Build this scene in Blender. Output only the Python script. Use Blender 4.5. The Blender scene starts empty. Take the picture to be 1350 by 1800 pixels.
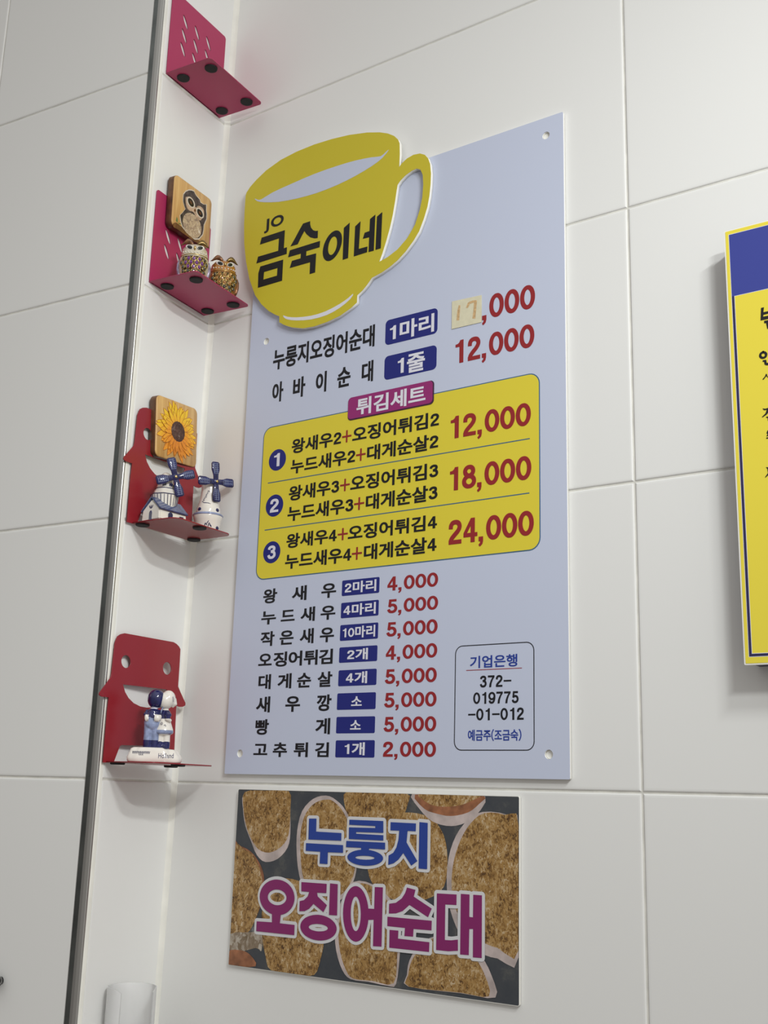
import bpy, bmesh, math, random
from mathutils import Vector, Matrix
random.seed(7)
PI = math.pi
sc = bpy.context.scene
COL = sc.collection

# ------------------------------------------------------------------ camera, light, exposure
cam_d = bpy.data.cameras.new('camera')
cam_d.sensor_fit = 'VERTICAL'; cam_d.sensor_height = 36.0
cam_d.lens = 2021.3 / 1800 * 36.0
cam_d.clip_start = 0.01
cam = bpy.data.objects.new('camera', cam_d); COL.objects.link(cam)
_R = [[0.818773, 0.57342, 0.028304], [-0.115811, 0.213248, -0.97011], [-0.562316, 0.791022, 0.24101]]
cam.matrix_world = Matrix(((_R[0][0], -_R[1][0], -_R[2][0], 1.0425),
                           (_R[0][1], -_R[1][1], -_R[2][1], -1.046),
                           (_R[0][2], -_R[1][2], -_R[2][2], -0.0114), (0, 0, 0, 1)))
sc.camera = cam
sc.view_settings.view_transform = 'Standard'
sc.view_settings.look = 'None'
sc.view_settings.gamma = 1.0
sc.view_settings.use_curve_mapping = False
sc.view_settings.exposure = 0.0

w = bpy.data.worlds.new('room_light'); sc.world = w; w.use_nodes = True
nt = w.node_tree
bg = nt.nodes['Background']
tc = nt.nodes.new('ShaderNodeTexCoord'); sp = nt.nodes.new('ShaderNodeSeparateXYZ')
rp = nt.nodes.new('ShaderNodeValToRGB'); mr = nt.nodes.new('ShaderNodeMapRange')
nt.links.new(tc.outputs['Generated'], sp.inputs[0]); nt.links.new(sp.outputs['Z'], mr.inputs[0])
mr.inputs[1].default_value = -1; mr.inputs[2].default_value = 1
nt.links.new(mr.outputs[0], rp.inputs[0]); nt.links.new(rp.outputs[0], bg.inputs[0])
rp.color_ramp.elements[0].position = 0.0; rp.color_ramp.elements[0].color = (0.20, 0.18, 0.16, 1)
rp.color_ramp.elements[1].position = 1.0; rp.color_ramp.elements[1].color = (1.0, 0.99, 0.96, 1)
e = rp.color_ramp.elements.new(0.5); e.color = (0.36, 0.34, 0.32, 1)
e = rp.color_ramp.elements.new(0.68); e.color = (0.62, 0.61, 0.59, 1)
# the room opens to the right, where more of its light comes from
st = nt.nodes.new('ShaderNodeMath'); st.operation = 'MULTIPLY_ADD'
nt.links.new(sp.outputs['X'], st.inputs[0]); st.inputs[1].default_value = 0.60 * 0.86; st.inputs[2].default_value = 0.86
nt.links.new(st.outputs[0], bg.inputs[1])

def lamp(name, loc, aim, sx, sy, power, col=(1, 1, 1)):
    d = bpy.data.lights.new(name, 'AREA'); d.shape = 'RECTANGLE'; d.size = sx; d.size_y = sy
    d.energy = power; d.color = col; d.spread = math.radians(125)
    o = bpy.data.objects.new(name, d); COL.objects.link(o)
    o.location = loc
    o.rotation_euler = (Vector(aim) - Vector(loc)).to_track_quat('-Z', 'Y').to_euler()
    return o
lamp('lamp_tube_upper', (1.33, -0.64, 0.93), (-0.55, 0.0, -0.20), 0.22, 0.03, 3.1, (0.975, 1.0, 0.985))
lamp('lamp_tube_lower', (1.37, -0.87, 0.74), (-0.55, 0.0, -0.20), 0.22, 0.03, 3.1, (0.975, 1.0, 0.985))

# ------------------------------------------------------------------ materials
def mat(name, col, rough=0.5, metal=0.0, spec=0.5, coat=0.0, bump=0.0, bscale=400.0, var=0.0, vscale=60.0):
    m = bpy.data.materials.new(name); m.use_nodes = True
    n, l = m.node_tree.nodes, m.node_tree.links
    b = n['Principled BSDF']
    b.inputs['Base Color'].default_value = (*col, 1)
    b.inputs['Roughness'].default_value = rough; b.inputs['Metallic'].default_value = metal
    b.inputs['Specular IOR Level'].default_value = spec
    b.inputs['Coat Weight'].default_value = coat; b.inputs['Coat Roughness'].default_value = 0.08
    t = n.new('ShaderNodeTexCoord')
    if var:
        no = n.new('ShaderNodeTexNoise'); no.inputs['Scale'].default_value = vscale; no.inputs['Detail'].default_value = 4
        l.new(t.outputs['Object'], no.inputs['Vector'])
        r = n.new('ShaderNodeValToRGB')
        r.color_ramp.elements[0].position = 0.3; r.color_ramp.elements[1].position = 0.7
        r.color_ramp.elements[0].color = (*[c * (1 - var) for c in col], 1)
        r.color_ramp.elements[1].color = (*[min(1, c * (1 + var)) for c in col], 1)
        l.new(no.outputs['Fac'], r.inputs[0]); l.new(r.outputs[0], b.inputs['Base Color'])
    if bump:
        no = n.new('ShaderNodeTexNoise'); no.inputs['Scale'].default_value = bscale; no.inputs['Detail'].default_value = 3
        l.new(t.outputs['Object'], no.inputs['Vector'])
        bm_ = n.new('ShaderNodeBump'); bm_.inputs['Strength'].default_value = bump; bm_.inputs['Distance'].default_value = 0.0005
        l.new(no.outputs['Fac'], bm_.inputs['Height']); l.new(bm_.outputs[0], b.inputs['Normal'])
    return m

def rice_mat(name, stops, scale=420.0, rough=0.55, vor=0.42, patch=0.35):
    m = bpy.data.materials.new(name); m.use_nodes = True
    n, l = m.node_tree.nodes, m.node_tree.links; b = n['Principled BSDF']
    b.inputs['Roughness'].default_value = rough
    t = n.new('ShaderNodeTexCoord')
    mp = n.new('ShaderNodeMapping'); mp.inputs['Scale'].default_value = (1.0, 1.0, 0.6); mp.inputs['Rotation'].default_value = (0, 0.5, 0)
    l.new(t.outputs['Object'], mp.inputs[0])
    wn = n.new('ShaderNodeTexNoise'); wn.inputs['Scale'].default_value = scale * 0.5; wn.inputs['Detail'].default_value = 3
    l.new(mp.outputs[0], wn.inputs['Vector'])
    mx = n.new('ShaderNodeMix'); mx.data_type = 'VECTOR'; mx.inputs['Factor'].default_value = 0.012
    l.new(mp.outputs[0], mx.inputs['A']); l.new(wn.outputs['Color'], mx.inputs['B'])
    vo = n.new('ShaderNodeTexVoronoi'); vo.inputs['Scale'].default_value = scale
    l.new(mx.outputs['Result'], vo.inputs['Vector'])
    no = n.new('ShaderNodeTexNoise'); no.inputs['Scale'].default_value = scale * 0.33; no.inputs['Detail'].default_value = 6; no.inputs['Roughness'].default_value = 0.7
    l.new(t.outputs['Object'], no.inputs['Vector'])
    sv = n.new('ShaderNodeSeparateColor'); l.new(vo.outputs['Color'], sv.inputs[0])
    ad = n.new('ShaderNodeMath'); ad.operation = 'MULTIPLY_ADD'; ad.inputs[1].default_value = vor
    l.new(sv.outputs[0], ad.inputs[0])
    ml = n.new('ShaderNodeMath'); ml.operation = 'MULTIPLY'; ml.inputs[1].default_value = 1.08 - vor
    l.new(no.outputs['Fac'], ml.inputs[0]); l.new(ml.outputs[0], ad.inputs[2])
    lo = n.new('ShaderNodeTexNoise'); lo.inputs['Scale'].default_value = scale * 0.14; lo.inputs['Detail'].default_value = 2
    l.new(t.outputs['Object'], lo.inputs['Vector'])
    a2 = n.new('ShaderNodeMath'); a2.operation = 'MULTIPLY_ADD'; a2.inputs[1].default_value = patch
    sb = n.new('ShaderNodeMath'); sb.operation = 'SUBTRACT'; sb.inputs[1].default_value = 0.5
    l.new(lo.outputs['Fac'], sb.inputs[0]); l.new(sb.outputs[0], a2.inputs[0]); l.new(ad.outputs[0], a2.inputs[2])
    r = n.new('ShaderNodeValToRGB')
    els = r.color_ramp.elements
    for i, (p, c) in enumerate(stops):
        e_ = els[i] if i < 2 else els.new(p)
        e_.position = p; e_.color = (*c, 1)
    l.new(a2.outputs[0], r.inputs[0]); l.new(r.outputs[0], b.inputs['Base Color'])
    return m

def wood_mat(name, c1, c2):
    m = bpy.data.materials.new(name); m.use_nodes = True
    n, l = m.node_tree.nodes, m.node_tree.links; b = n['Principled BSDF']
    b.inputs['Roughness'].default_value = 0.32
    t = n.new('ShaderNodeTexCoord'); mp = n.new('ShaderNodeMapping')
    mp.inputs['Scale'].default_value = (1, 1, 0.06)
    l.new(t.outputs['Object'], mp.inputs[0])
    no = n.new('ShaderNodeTexNoise'); no.inputs['Scale'].default_value = 170; no.inputs['Detail'].default_value = 5; no.inputs['Distortion'].default_value = 0.6
    l.new(mp.outputs[0], no.inputs['Vector'])
    r = n.new('ShaderNodeValToRGB'); r.color_ramp.elements[0].position = 0.36; r.color_ramp.elements[1].position = 0.64
    r.color_ramp.elements[0].color = (*c1, 1); r.color_ramp.elements[1].color = (*c2, 1)
    l.new(no.outputs['Fac'], r.inputs[0]); l.new(r.outputs[0], b.inputs['Base Color'])
    return m

def petal_mat():
    m = bpy.data.materials.new('sunflower_petal_print'); m.use_nodes = True
    n, l = m.node_tree.nodes, m.node_tree.links; b = n['Principled BSDF']
    b.inputs['Roughness'].default_value = 0.35
    t = n.new('ShaderNodeTexCoord')
    s = n.new('ShaderNodeSeparateXYZ'); l.new(t.outputs['Object'], s.inputs[0])
    le = n.new('ShaderNodeVectorMath'); le.operation = 'LENGTH'; l.new(t.outputs['Object'], le.inputs[0])
    # printed colour: orange towards the lower petals and the middle, yellow at the tips and on top
    a = n.new('ShaderNodeMath'); a.operation = 'MULTIPLY_ADD'; a.inputs[1].default_value = 12.0
    l.new(s.outputs['Z'], a.inputs[0])
    c = n.new('ShaderNodeMath'); c.operation = 'MULTIPLY'; c.inputs[1].default_value = 17.0
    l.new(le.outputs['Value'], c.inputs[0]); l.new(c.outputs[0], a.inputs[2])
    no = n.new('ShaderNodeTexNoise'); no.inputs['Scale'].default_value = 350; no.inputs['Detail'].default_value = 3
    l.new(t.outputs['Object'], no.inputs['Vector'])
    d = n.new('ShaderNodeMath'); d.operation = 'MULTIPLY_ADD'; d.inputs[1].default_value = 0.5
    l.new(no.outputs['Fac'], d.inputs[0]); l.new(a.outputs[0], d.inputs[2])
    r = n.new('ShaderNodeValToRGB'); els = r.color_ramp.elements
    els[0].position = 0.2; els[0].color = (0.55, 0.12, 0.01, 1)
    els[1].position = 0.95; els[1].color = (0.88, 0.56, 0.02, 1)
    x = els.new(0.55); x.color = (0.82, 0.30, 0.015, 1)
    l.new(d.outputs[0], r.inputs[0]); l.new(r.outputs[0], b.inputs['Base Color'])
    return m

M = {}
M['tile'] = mat('white_ceramic_tile', (0.80, 0.80, 0.785), 0.38, spec=0.4, bump=0.10, bscale=60)
M['grout'] = mat('tile_grout', (0.70, 0.69, 0.64), 0.9, var=0.12, vscale=40)
M['caulk'] = mat('cream_caulk', (0.81, 0.80, 0.74), 0.5, var=0.06, vscale=30)
M['steel'] = mat('polished_steel', (0.40, 0.395, 0.38), 0.40, metal=1.0)
M['steel_refl'] = mat('steel_painted_reflection', (0.20, 0.215, 0.21), 0.14, metal=1.0, var=0.25, vscale=25)  # same steel, darkened in its colour to imitate the dim room it mirrors
M['board'] = mat('pale_blue_board', (0.555, 0.60, 0.745), 0.45, spec=0.3)
M['white'] = mat('white_foam_board', (0.84, 0.83, 0.78), 0.6)
M['mug'] = mat('mug_yellow', (0.60, 0.505, 0.035), 0.5, spec=0.3)
M['setyellow'] = mat('panel_yellow', (0.74, 0.62, 0.05), 0.45, spec=0.3)
M['yellow'] = mat('notice_yellow', (0.80, 0.67, 0.065), 0.45, spec=0.3)
M['navy'] = mat('navy_print', (0.018, 0.024, 0.19), 0.45, spec=0.3)
M['notice_blue'] = mat('notice_blue_print', (0.04, 0.055, 0.30), 0.4)
M['purple'] = mat('notice_purple_line', (0.022, 0.018, 0.085), 0.45)
M['pinkprint'] = mat('magenta_print', (0.30, 0.028, 0.165), 0.45, spec=0.3)
M['darkprint'] = mat('dark_shadow_line', (0.05, 0.01, 0.04), 0.5)
M['black'] = mat('black_print', (0.012, 0.012, 0.015), 0.5, spec=0.3)
M['redprint'] = mat('red_print', (0.30, 0.022, 0.026), 0.45, spec=0.3)
M['blueprint'] = mat('blue_print', (0.022, 0.05, 0.30), 0.45, spec=0.3)
M['teal'] = mat('teal_line_print', (0.05, 0.13, 0.22), 0.5)
M['whiteprint'] = mat('white_print', (0.74, 0.74, 0.82), 0.45, spec=0.3)
M['outline'] = mat('white_outline_print', (0.66, 0.66, 0.68), 0.45, spec=0.3)
M['paper'] = mat('cream_paper_patch', (0.70, 0.66, 0.48), 0.6, var=0.05, vscale=200)
M['faded'] = mat('faded_orange_marker', (0.60, 0.40, 0.20), 0.6, var=0.25, vscale=500)
M['posterblue'] = mat('poster_blue_print', (0.02, 0.055, 0.30), 0.4)
M['postermag'] = mat('poster_magenta_print', (0.23, 0.018, 0.13), 0.4)
M['foodbg'] = rice_mat('printed_pan', [(0.25, (0.035, 0.042, 0.055)), (0.6, (0.055, 0.06, 0.068)), (0.75, (0.10, 0.10, 0.095)), (0.9, (0.30, 0.32, 0.34))], 110, vor=0.0)
M['rice'] = rice_mat('printed_fried_rice', [(0.22, (0.06, 0.026, 0.009)), (0.38, (0.20, 0.10, 0.026)), (0.52, (0.34, 0.19, 0.055)), (0.68, (0.43, 0.27, 0.105)), (0.86, (0.58, 0.46, 0.31))], 520, vor=0.42, patch=0.55)
M['rim'] = mat('printed_squid_rim', (0.50, 0.42, 0.40), 0.5, var=0.25, vscale=60)
M['pink'] = mat('printed_pink_flesh', (0.30, 0.12, 0.055), 0.5, var=0.4, vscale=90)
M['grease'] = rice_mat('printed_grease', [(0.3, (0.16, 0.11, 0.06)), (0.55, (0.26, 0.20, 0.14)), (0.8, (0.5, 0.45, 0.38))], 300)
M['hotpink'] = mat('pink_painted_steel', (0.40, 0.030, 0.105), 0.38, spec=0.45, bump=0.04, bscale=900)
M['redsteel'] = mat('red_painted_steel', (0.27, 0.016, 0.024), 0.25, spec=0.5, bump=0.03, bscale=900)
M['rubber'] = mat('black_rubber', (0.010, 0.010, 0.011), 0.75)
M['wood'] = wood_mat('pale_pine', (0.50, 0.27, 0.085), (0.66, 0.42, 0.16))
M['darkwood'] = mat('dark_stained_wood_edge', (0.10, 0.042, 0.016), 0.4, var=0.5, vscale=80)
M['petal'] = petal_mat()
M['petaledge'] = mat('petal_edge_print', (0.48, 0.15, 0.012), 0.35, var=0.3, vscale=200)
M['seed'] = rice_mat('sunflower_seed_print', [(0.25, (0.02, 0.006, 0.004)), (0.5, (0.07, 0.025, 0.015)), (0.75, (0.14, 0.07, 0.05)), (0.92, (0.5, 0.45, 0.42))], 700)
M['owldark'] = mat('owl_print_dark', (0.060, 0.042, 0.040), 0.4, var=0.8, vscale=200)
M['owlface'] = mat('owl_print_face', (0.52, 0.36, 0.25), 0.4, var=0.35, vscale=160)
M['owlbelly'] = rice_mat('owl_print_belly', [(0.25, (0.22, 0.15, 0.12)), (0.5, (0.42, 0.30, 0.20)), (0.72, (0.60, 0.47, 0.30)), (0.85, (0.85, 0.80, 0.74))], 520)
M['owleye'] = mat('owl_print_eye', (0.012, 0.008, 0.006), 0.2)
M['owlwhite'] = mat('owl_print_eye_ring', (0.66, 0.58, 0.48), 0.4)
M['amberprint'] = mat('owl_print_iris', (0.10, 0.035, 0.008), 0.3)
M['branch'] = mat('branch_print', (0.15, 0.062, 0.018), 0.4, var=0.5, vscale=200)
M['leaf'] = mat('leaf_print', (0.10, 0.19, 0.06), 0.4)
M['glaze'] = mat('white_glaze', (0.78, 0.74, 0.68), 0.12, spec=0.55, coat=0.4)
M['cobalt'] = mat('cobalt_glaze', (0.010, 0.012, 0.085), 0.12, spec=0.55, coat=0.5, var=0.35, vscale=180)
M['paleblue'] = mat('pale_blue_glaze', (0.25, 0.30, 0.47), 0.14, spec=0.55, coat=0.4, var=0.3, vscale=150)
M['midblue'] = mat('slate_blue_glaze', (0.07, 0.09, 0.20), 0.15, spec=0.55, coat=0.4, var=0.35, vscale=200)
M['gold'] = mat('antique_gold', (0.62, 0.45, 0.18), 0.25, metal=1.0)
M['darkgold'] = mat('dark_gold_setting', (0.22, 0.15, 0.06), 0.35, metal=1.0)
M['blackgold'] = mat('blackened_gold', (0.07, 0.045, 0.02), 0.4, metal=0.8)
M['cream'] = mat('pearl_cream_enamel', (0.60, 0.54, 0.43), 0.2, metal=0.25, coat=0.6)
M['amber'] = mat('amber_enamel', (0.42, 0.18, 0.035), 0.2, metal=0.3, coat=0.6, var=0.2, vscale=150)
M['bronze'] = mat('bronze_enamel', (0.20, 0.085, 0.035), 0.22, metal=0.5, coat=0.5, var=0.5, vscale=300)
M['wing'] = mat('lilac_enamel', (0.30, 0.25, 0.36), 0.2, metal=0.3, coat=0.5, var=0.4, vscale=200)
M['violet'] = mat('violet_crystal', (0.13, 0.015, 0.20), 0.06, spec=0.9, coat=0.8)
M['topaz'] = mat('topaz_crystal', (0.36, 0.16, 0.03), 0.06, spec=0.9, coat=0.8)
M['smoke'] = mat('smoky_crystal', (0.05, 0.045, 0.03), 0.06, spec=0.9, coat=0.8)
M['pearl'] = mat('clear_bead', (0.75, 0.70, 0.60), 0.1, spec=0.8, coat=0.5)
M['jet'] = mat('black_enamel', (0.008, 0.010, 0.010), 0.12, coat=0.6)
M['eyewhite'] = mat('white_enamel', (0.80, 0.78, 0.72), 0.18, coat=0.5)
m = mat('clear_plastic', (0.97, 0.97, 0.97), 0.15, spec=0.5)
m.node_tree.nodes['Principled BSDF'].inputs['Transmission Weight'].default_value = 0.55
m.node_tree.nodes['Principled BSDF'].inputs['IOR'].default_value = 1.30
M['plastic'] = m

# ------------------------------------------------------------------ helpers
def thing(name, label, cat, loc=(0, 0, 0), rot=None, group=None):
    o = bpy.data.objects.new(name, None); COL.objects.link(o)
    o.empty_display_size = 0.02
    if rot is None: o.location = loc
    else: o.matrix_world = Matrix.Translation(loc) @ rot.to_4x4()
    o['label'] = label; o['category'] = cat
    if group: o['group'] = group
    return o

def add(name, me, parent=None, label=None, smooth=False):
    o = bpy.data.objects.new(name, me); COL.objects.link(o)
    if parent: o.parent = parent
    if label: o['label'] = label
    if smooth:
        for p in me.polygons: p.use_smooth = True
    return o

def bm_mesh(name, bm, mats):
    bmesh.ops.recalc_face_normals(bm, faces=bm.faces)
    me = bpy.data.meshes.new(name); bm.to_mesh(me); bm.free()
    for mm_ in (mats if isinstance(mats, (list, tuple)) else [mats]): me.materials.append(mm_)
    return me

def autosmooth(me, ang=40):
    for p in me.polygons: p.use_smooth = True
    bm = bmesh.new(); bm.from_mesh(me)
    for ed in bm.edges:
        if len(ed.link_faces) == 2 and ed.calc_face_angle(0) > math.radians(ang): ed.smooth = False
    bm.to_mesh(me); bm.free()

def curve_mesh(loops, thick):
    """filled 2D outline(s) (holes where they nest), extruded to a slab of that thickness, centred"""
    c = bpy.data.curves.new('outline', 'CURVE'); c.dimensions = '2D'; c.fill_mode = 'BOTH'
    for lp in loops:
        s = c.splines.new('POLY'); s.points.add(len(lp) - 1); s.use_cyclic_u = True
        for p, q in zip(s.points, lp): p.co = (q[0], q[1], 0, 1)
    c.extrude = thick / 2
    o = bpy.data.objects.new('outline', c)
    me = bpy.data.meshes.new_from_object(o)
    bpy.data.objects.remove(o); bpy.data.curves.remove(c)
    return me

def clean(me):
    bm = bmesh.new(); bm.from_mesh(me)
    bmesh.ops.remove_doubles(bm, verts=bm.verts, dist=1e-6)
    bmesh.ops.recalc_face_normals(bm, faces=bm.faces)
    bm.to_mesh(me); bm.free()

def wl(o):
    return Vector(o.location) + (wl(o.parent) if o.parent else Vector())

WALLAX = Matrix(((1, 0, 0), (0, 0, -1), (0, 1, 0)))     # outline (x, z) on the back wall, thickness towards the room
SIDEAX = Matrix(((0, 0, 1), (1, 0, 0), (0, 1, 0)))      # outline (y, z) on a shelf plate, thickness along +x

def slab(name, loops, t0, t1, m, parent, scale=0.001, ax=WALLAX, label=None):
    """slab between depths t0 and t1 off the wall; outline given in world mm, made local to the parent's origin"""
    L = [[(a * scale, b * scale) for a, b in lp] for lp in loops]
    me = curve_mesh(L, t1 - t0); clean(me)
    off = wl(parent) if ax is WALLAX else Vector()
    mid = (t0 + t1) / 2
    for v in me.vertices:
        q = Vector((v.co.x, v.co.y, v.co.z + mid))
        v.co = ax @ q - off
    me.name = name; me.materials.append(m)
    return add(name, me, parent, label)

def flat_multi(name, groups, parent, label=None):
    """flat printed layers: list of (loops mm, depth, material) joined into one mesh on the wall plane"""
    vs, fs, mi, mats = [], [], [], []
    off = wl(parent)
    for loops, t, m in groups:
        if m not in mats: mats.append(m)
        me = curve_mesh([[(a * .001, b * .001) for a, b in lp] for lp in loops], 0.0)
        b0 = len(vs)
        for v in me.vertices: vs.append(WALLAX @ Vector((v.co.x, v.co.y, t)) - off)
        for p in me.polygons: fs.append([b0 + i for i in p.vertices]); mi.append(mats.index(m))
        bpy.data.meshes.remove(me)
    return flat_obj(name, vs, fs, mi, mats, parent, label, Vector((0, -1, 0)))

def flat_obj(name, vs, fs, mi, mats, parent, label, nrm):
    me = bpy.data.meshes.new(name); me.from_pydata([tuple(v) for v in vs], [], fs); me.update()
    for mm_ in mats: me.materials.append(mm_)
    me.polygons.foreach_set('material_index', mi)
    flip = [p.index for p in me.polygons if p.normal.dot(nrm) < 0]
    if flip:
        bm = bmesh.new(); bm.from_mesh(me); bm.faces.ensure_lookup_table()
        bmesh.ops.reverse_faces(bm, faces=[bm.faces[i] for i in flip]); bm.to_mesh(me); bm.free()
    return add(name, me, parent, label)

def rrect(x0, x1, z0, z1, r, n=6):
    P = []
    for cx, cz, a0 in ((x1 - r, z1 - r, 0), (x0 + r, z1 - r, 90), (x0 + r, z0 + r, 180), (x1 - r, z0 + r, 270)):
        for k in range(n + 1):
            a = math.radians(a0 + 90 * k / n); P.append((cx + r * math.cos(a), cz + r * math.sin(a)))
    return P

def circ(cx, cz, r, n=32): return [(cx + r * math.cos(2 * PI * k / n), cz + r * math.sin(2 * PI * k / n)) for k in range(n)]

def fat_outline(loops, r, t, off, k0=0):
    """round-cornered border of radius r (mm) about the outlines: strips and discs on the wall plane"""
    vs, fs = [], []
    lv = [k0]
    def P(a, b): vs.append(WALLAX @ Vector((a * .001, b * .001, t + lv[0] * .0000007)) - off); return len(vs) - 1
    for lp in loops:
        for i, (x, y) in enumerate(lp):
            lv[0] += 1
            X, Y_ = lp[(i + 1) % len(lp)]
            d = math.hypot(X - x, Y_ - y)
            fs.append([P(x + r * math.cos(k * PI / 8), y + r * math.sin(k * PI / 8)) for k in range(16)])
            if d < 1e-6: continue
            lv[0] += 1
            nx, ny = -(Y_ - y) / d * r, (X - x) / d * r
            fs.append([P(x + nx, y + ny), P(x - nx, y - ny), P(X - nx, Y_ - ny), P(X + nx, Y_ + ny)])
    return vs, fs, lv[0]

# ---- lettering
def numeral(ch):
    """plain grotesque numerals, drawn as strokes and outlines on a unit em (cap height .72)"""
    vs, fs = [], []; W = .062
    def face(loops, la=0):
        me = curve_mesh(loops, 0.0); b = len(vs)
        for v in me.vertices: vs.append((v.co.x, v.co.y, la))
        for p in me.polygons: fs.append([b + q for q in p.vertices])
        bpy.data.meshes.remove(me)
    def ring(cx, cy, rx, ry, la=0):
        face([[(cx + (rx + k * W) * math.cos(a), cy + (ry + k * W * .92) * math.sin(a)) for a in [2 * PI * j / 36 for j in range(36)]] for k in (1, -1)], la)
    def stroke(P, la=0):
        Q = []
        for i in range(len(P) - 1):
            p0, p1, p2, p3 = P[max(i - 1, 0)], P[i], P[i + 1], P[min(i + 2, len(P) - 1)]
            for k in range(5):
                u = k / 5
                Q.append(tuple(.5 * (2 * p1[c] + (p2[c] - p0[c]) * u + (2 * p0[c] - 5 * p1[c] + 4 * p2[c] - p3[c]) * u * u + (3 * p1[c] - p0[c] - 3 * p2[c] + p3[c]) * u ** 3) for c in (0, 1)))
        Q.append(P[-1]); b = len(vs)
        for i, q in enumerate(Q):
            a, c = Q[max(i - 1, 0)], Q[min(i + 1, len(Q) - 1)]
            d = math.hypot(c[0] - a[0], c[1] - a[1]); nx, ny = -(c[1] - a[1]) / d * W, (c[0] - a[0]) / d * W
            vs.append((q[0] + nx, q[1] + ny, la)); vs.append((q[0] - nx, q[1] - ny, la))
        for i in range(len(Q) - 1): fs.append([b + 2 * i, b + 2 * i + 1, b + 2 * i + 3, b + 2 * i + 2])
    if ch == '0': ring(.26, .36, .193, .300)
    if ch == '1': face([[(.245, .72), (.345, .72), (.345, 0), (.215, 0), (.215, .52), (.06, .52), (.06, .60), (.15, .612), (.205, .65)]])
    if ch == '2':
        stroke([(.092, .465), (.105, .57), (.165, .640), (.262, .660), (.365, .630), (.418, .545), (.405, .455), (.335, .36), (.20, .24), (.12, .15), (.095, .06)])
        face([[(.033, 0), (.48, 0), (.48, .115), (.033, .115)]], 1)
    if ch == '3':
        stroke([(.088, .52), (.12, .61), (.245, .660), (.365, .625), (.398, .535), (.35, .44), (.22, .392)])
        stroke([(.22, .392), (.37, .355), (.425, .25), (.415, .16), (.345, .085), (.245, .058), (.13, .09), (.07, .205)], 1)
    if ch == '4': face([[(.285, .72), (.405, .72), (.405, .275), (.50, .275), (.50, .165), (.405, .165), (.405, 0), (.28, 0), (.28, .165), (.02, .165), (.02, .285)], [(.28, .275), (.28, .54), (.115, .275)]])
    if ch == '5':
        face([[(.10, .72), (.45, .72), (.45, .605), (.20, .605), (.185, .42), (.065, .335)]])
        stroke([(.105, .345), (.17, .405), (.265, .428), (.375, .385), (.432, .28), (.425, .18), (.36, .09), (.245, .058), (.13, .09), (.068, .195)], 1)
    if ch == '7': face([[(.03, .72), (.49, .72), (.49, .62), (.37, .45), (.285, .23), (.255, 0), (.12, 0), (.15, .21), (.235, .42), (.35, .605), (.03, .605)]])
    if ch == '8': ring(.26, .530, .150, .135); ring(.26, .215, .185, .160, 1)
    if ch == '9':
        ring(.26, .465, .190, .195)
        stroke([(.452, .48), (.448, .32), (.40, .15), (.31, .068), (.21, .058), (.125, .10), (.095, .19)], 1)
    if ch == ',': face([[(.03, .125), (.165, .125), (.165, .0), (.14, -.09), (.06, -.155), (.03, -.105), (.08, -.06), (.09, 0), (.03, 0)]])
    return vs, fs
_gl = {}
def glyph(ch, off):
    k = (ch, round(off, 4))
    if k in _gl: return _gl[k]
    if ch in '0123456789,': g = numeral(ch)
    elif ch == '-': g = ([(0, .31), (.52, .31), (.52, .405), (0, .405)], [(0, 1, 2, 3)])
    else:
        s = chr(ord(ch) + 0xFEE0) if ch in '+()' else ch
        c = bpy.data.curves.new('glyph', 'FONT'); c.body = s; c.size = 1.0; c.offset = off; c.fill_mode = 'FRONT'; c.resolution_u = 4
        o = bpy.data.objects.new('glyph', c); me = bpy.data.meshes.new_from_object(o)
        g = ([(v.co.x, v.co.y) for v in me.vertices], [tuple(p.vertices) for p in me.polygons])
        bpy.data.objects.remove(o); bpy.data.curves.remove(c); bpy.data.meshes.remove(me)
    if len(g[0][0]) == 2: g = ([(x, y, 0) for x, y in g[0]], g[1])
    xs = [p[0] for p in g[0]]; ys = [p[1] for p in g[0]]
    _gl[k] = (g[0], g[1], min(xs), max(xs), min(ys), max(ys))
    return _gl[k]

def run(text, off):
    """lay one run out on a unit em: list of (glyph, dx), x extent, and the vertical extent of its full-height signs"""
    cur, out = 0.0, []
    for ch in text:
        g = glyph(ch, off); w_ = g[3] - g[2]
        if ch in '0123456789': adv = 0.565; dx = cur + (adv - w_) / 2 - g[2]
        elif ch == ',': adv = 0.27; dx = cur + 0.03 - g[2]
        elif ch in '()': adv = 0.36; dx = cur + 0.03 - g[2]
        elif ch in '-+': adv = w_ + 0.08; dx = cur + 0.04 - g[2]
        elif ord(ch) < 128: adv = w_ + 0.12; dx = cur + 0.06 - g[2]
        else: adv = 0.92; dx = cur
        out.append((g, dx, ch)); cur += adv
    x0 = min(g[2] + dx for g, dx, _ in out); x1 = max(g[3] + dx for g, dx, _ in out)
    return out, x0, x1

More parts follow.
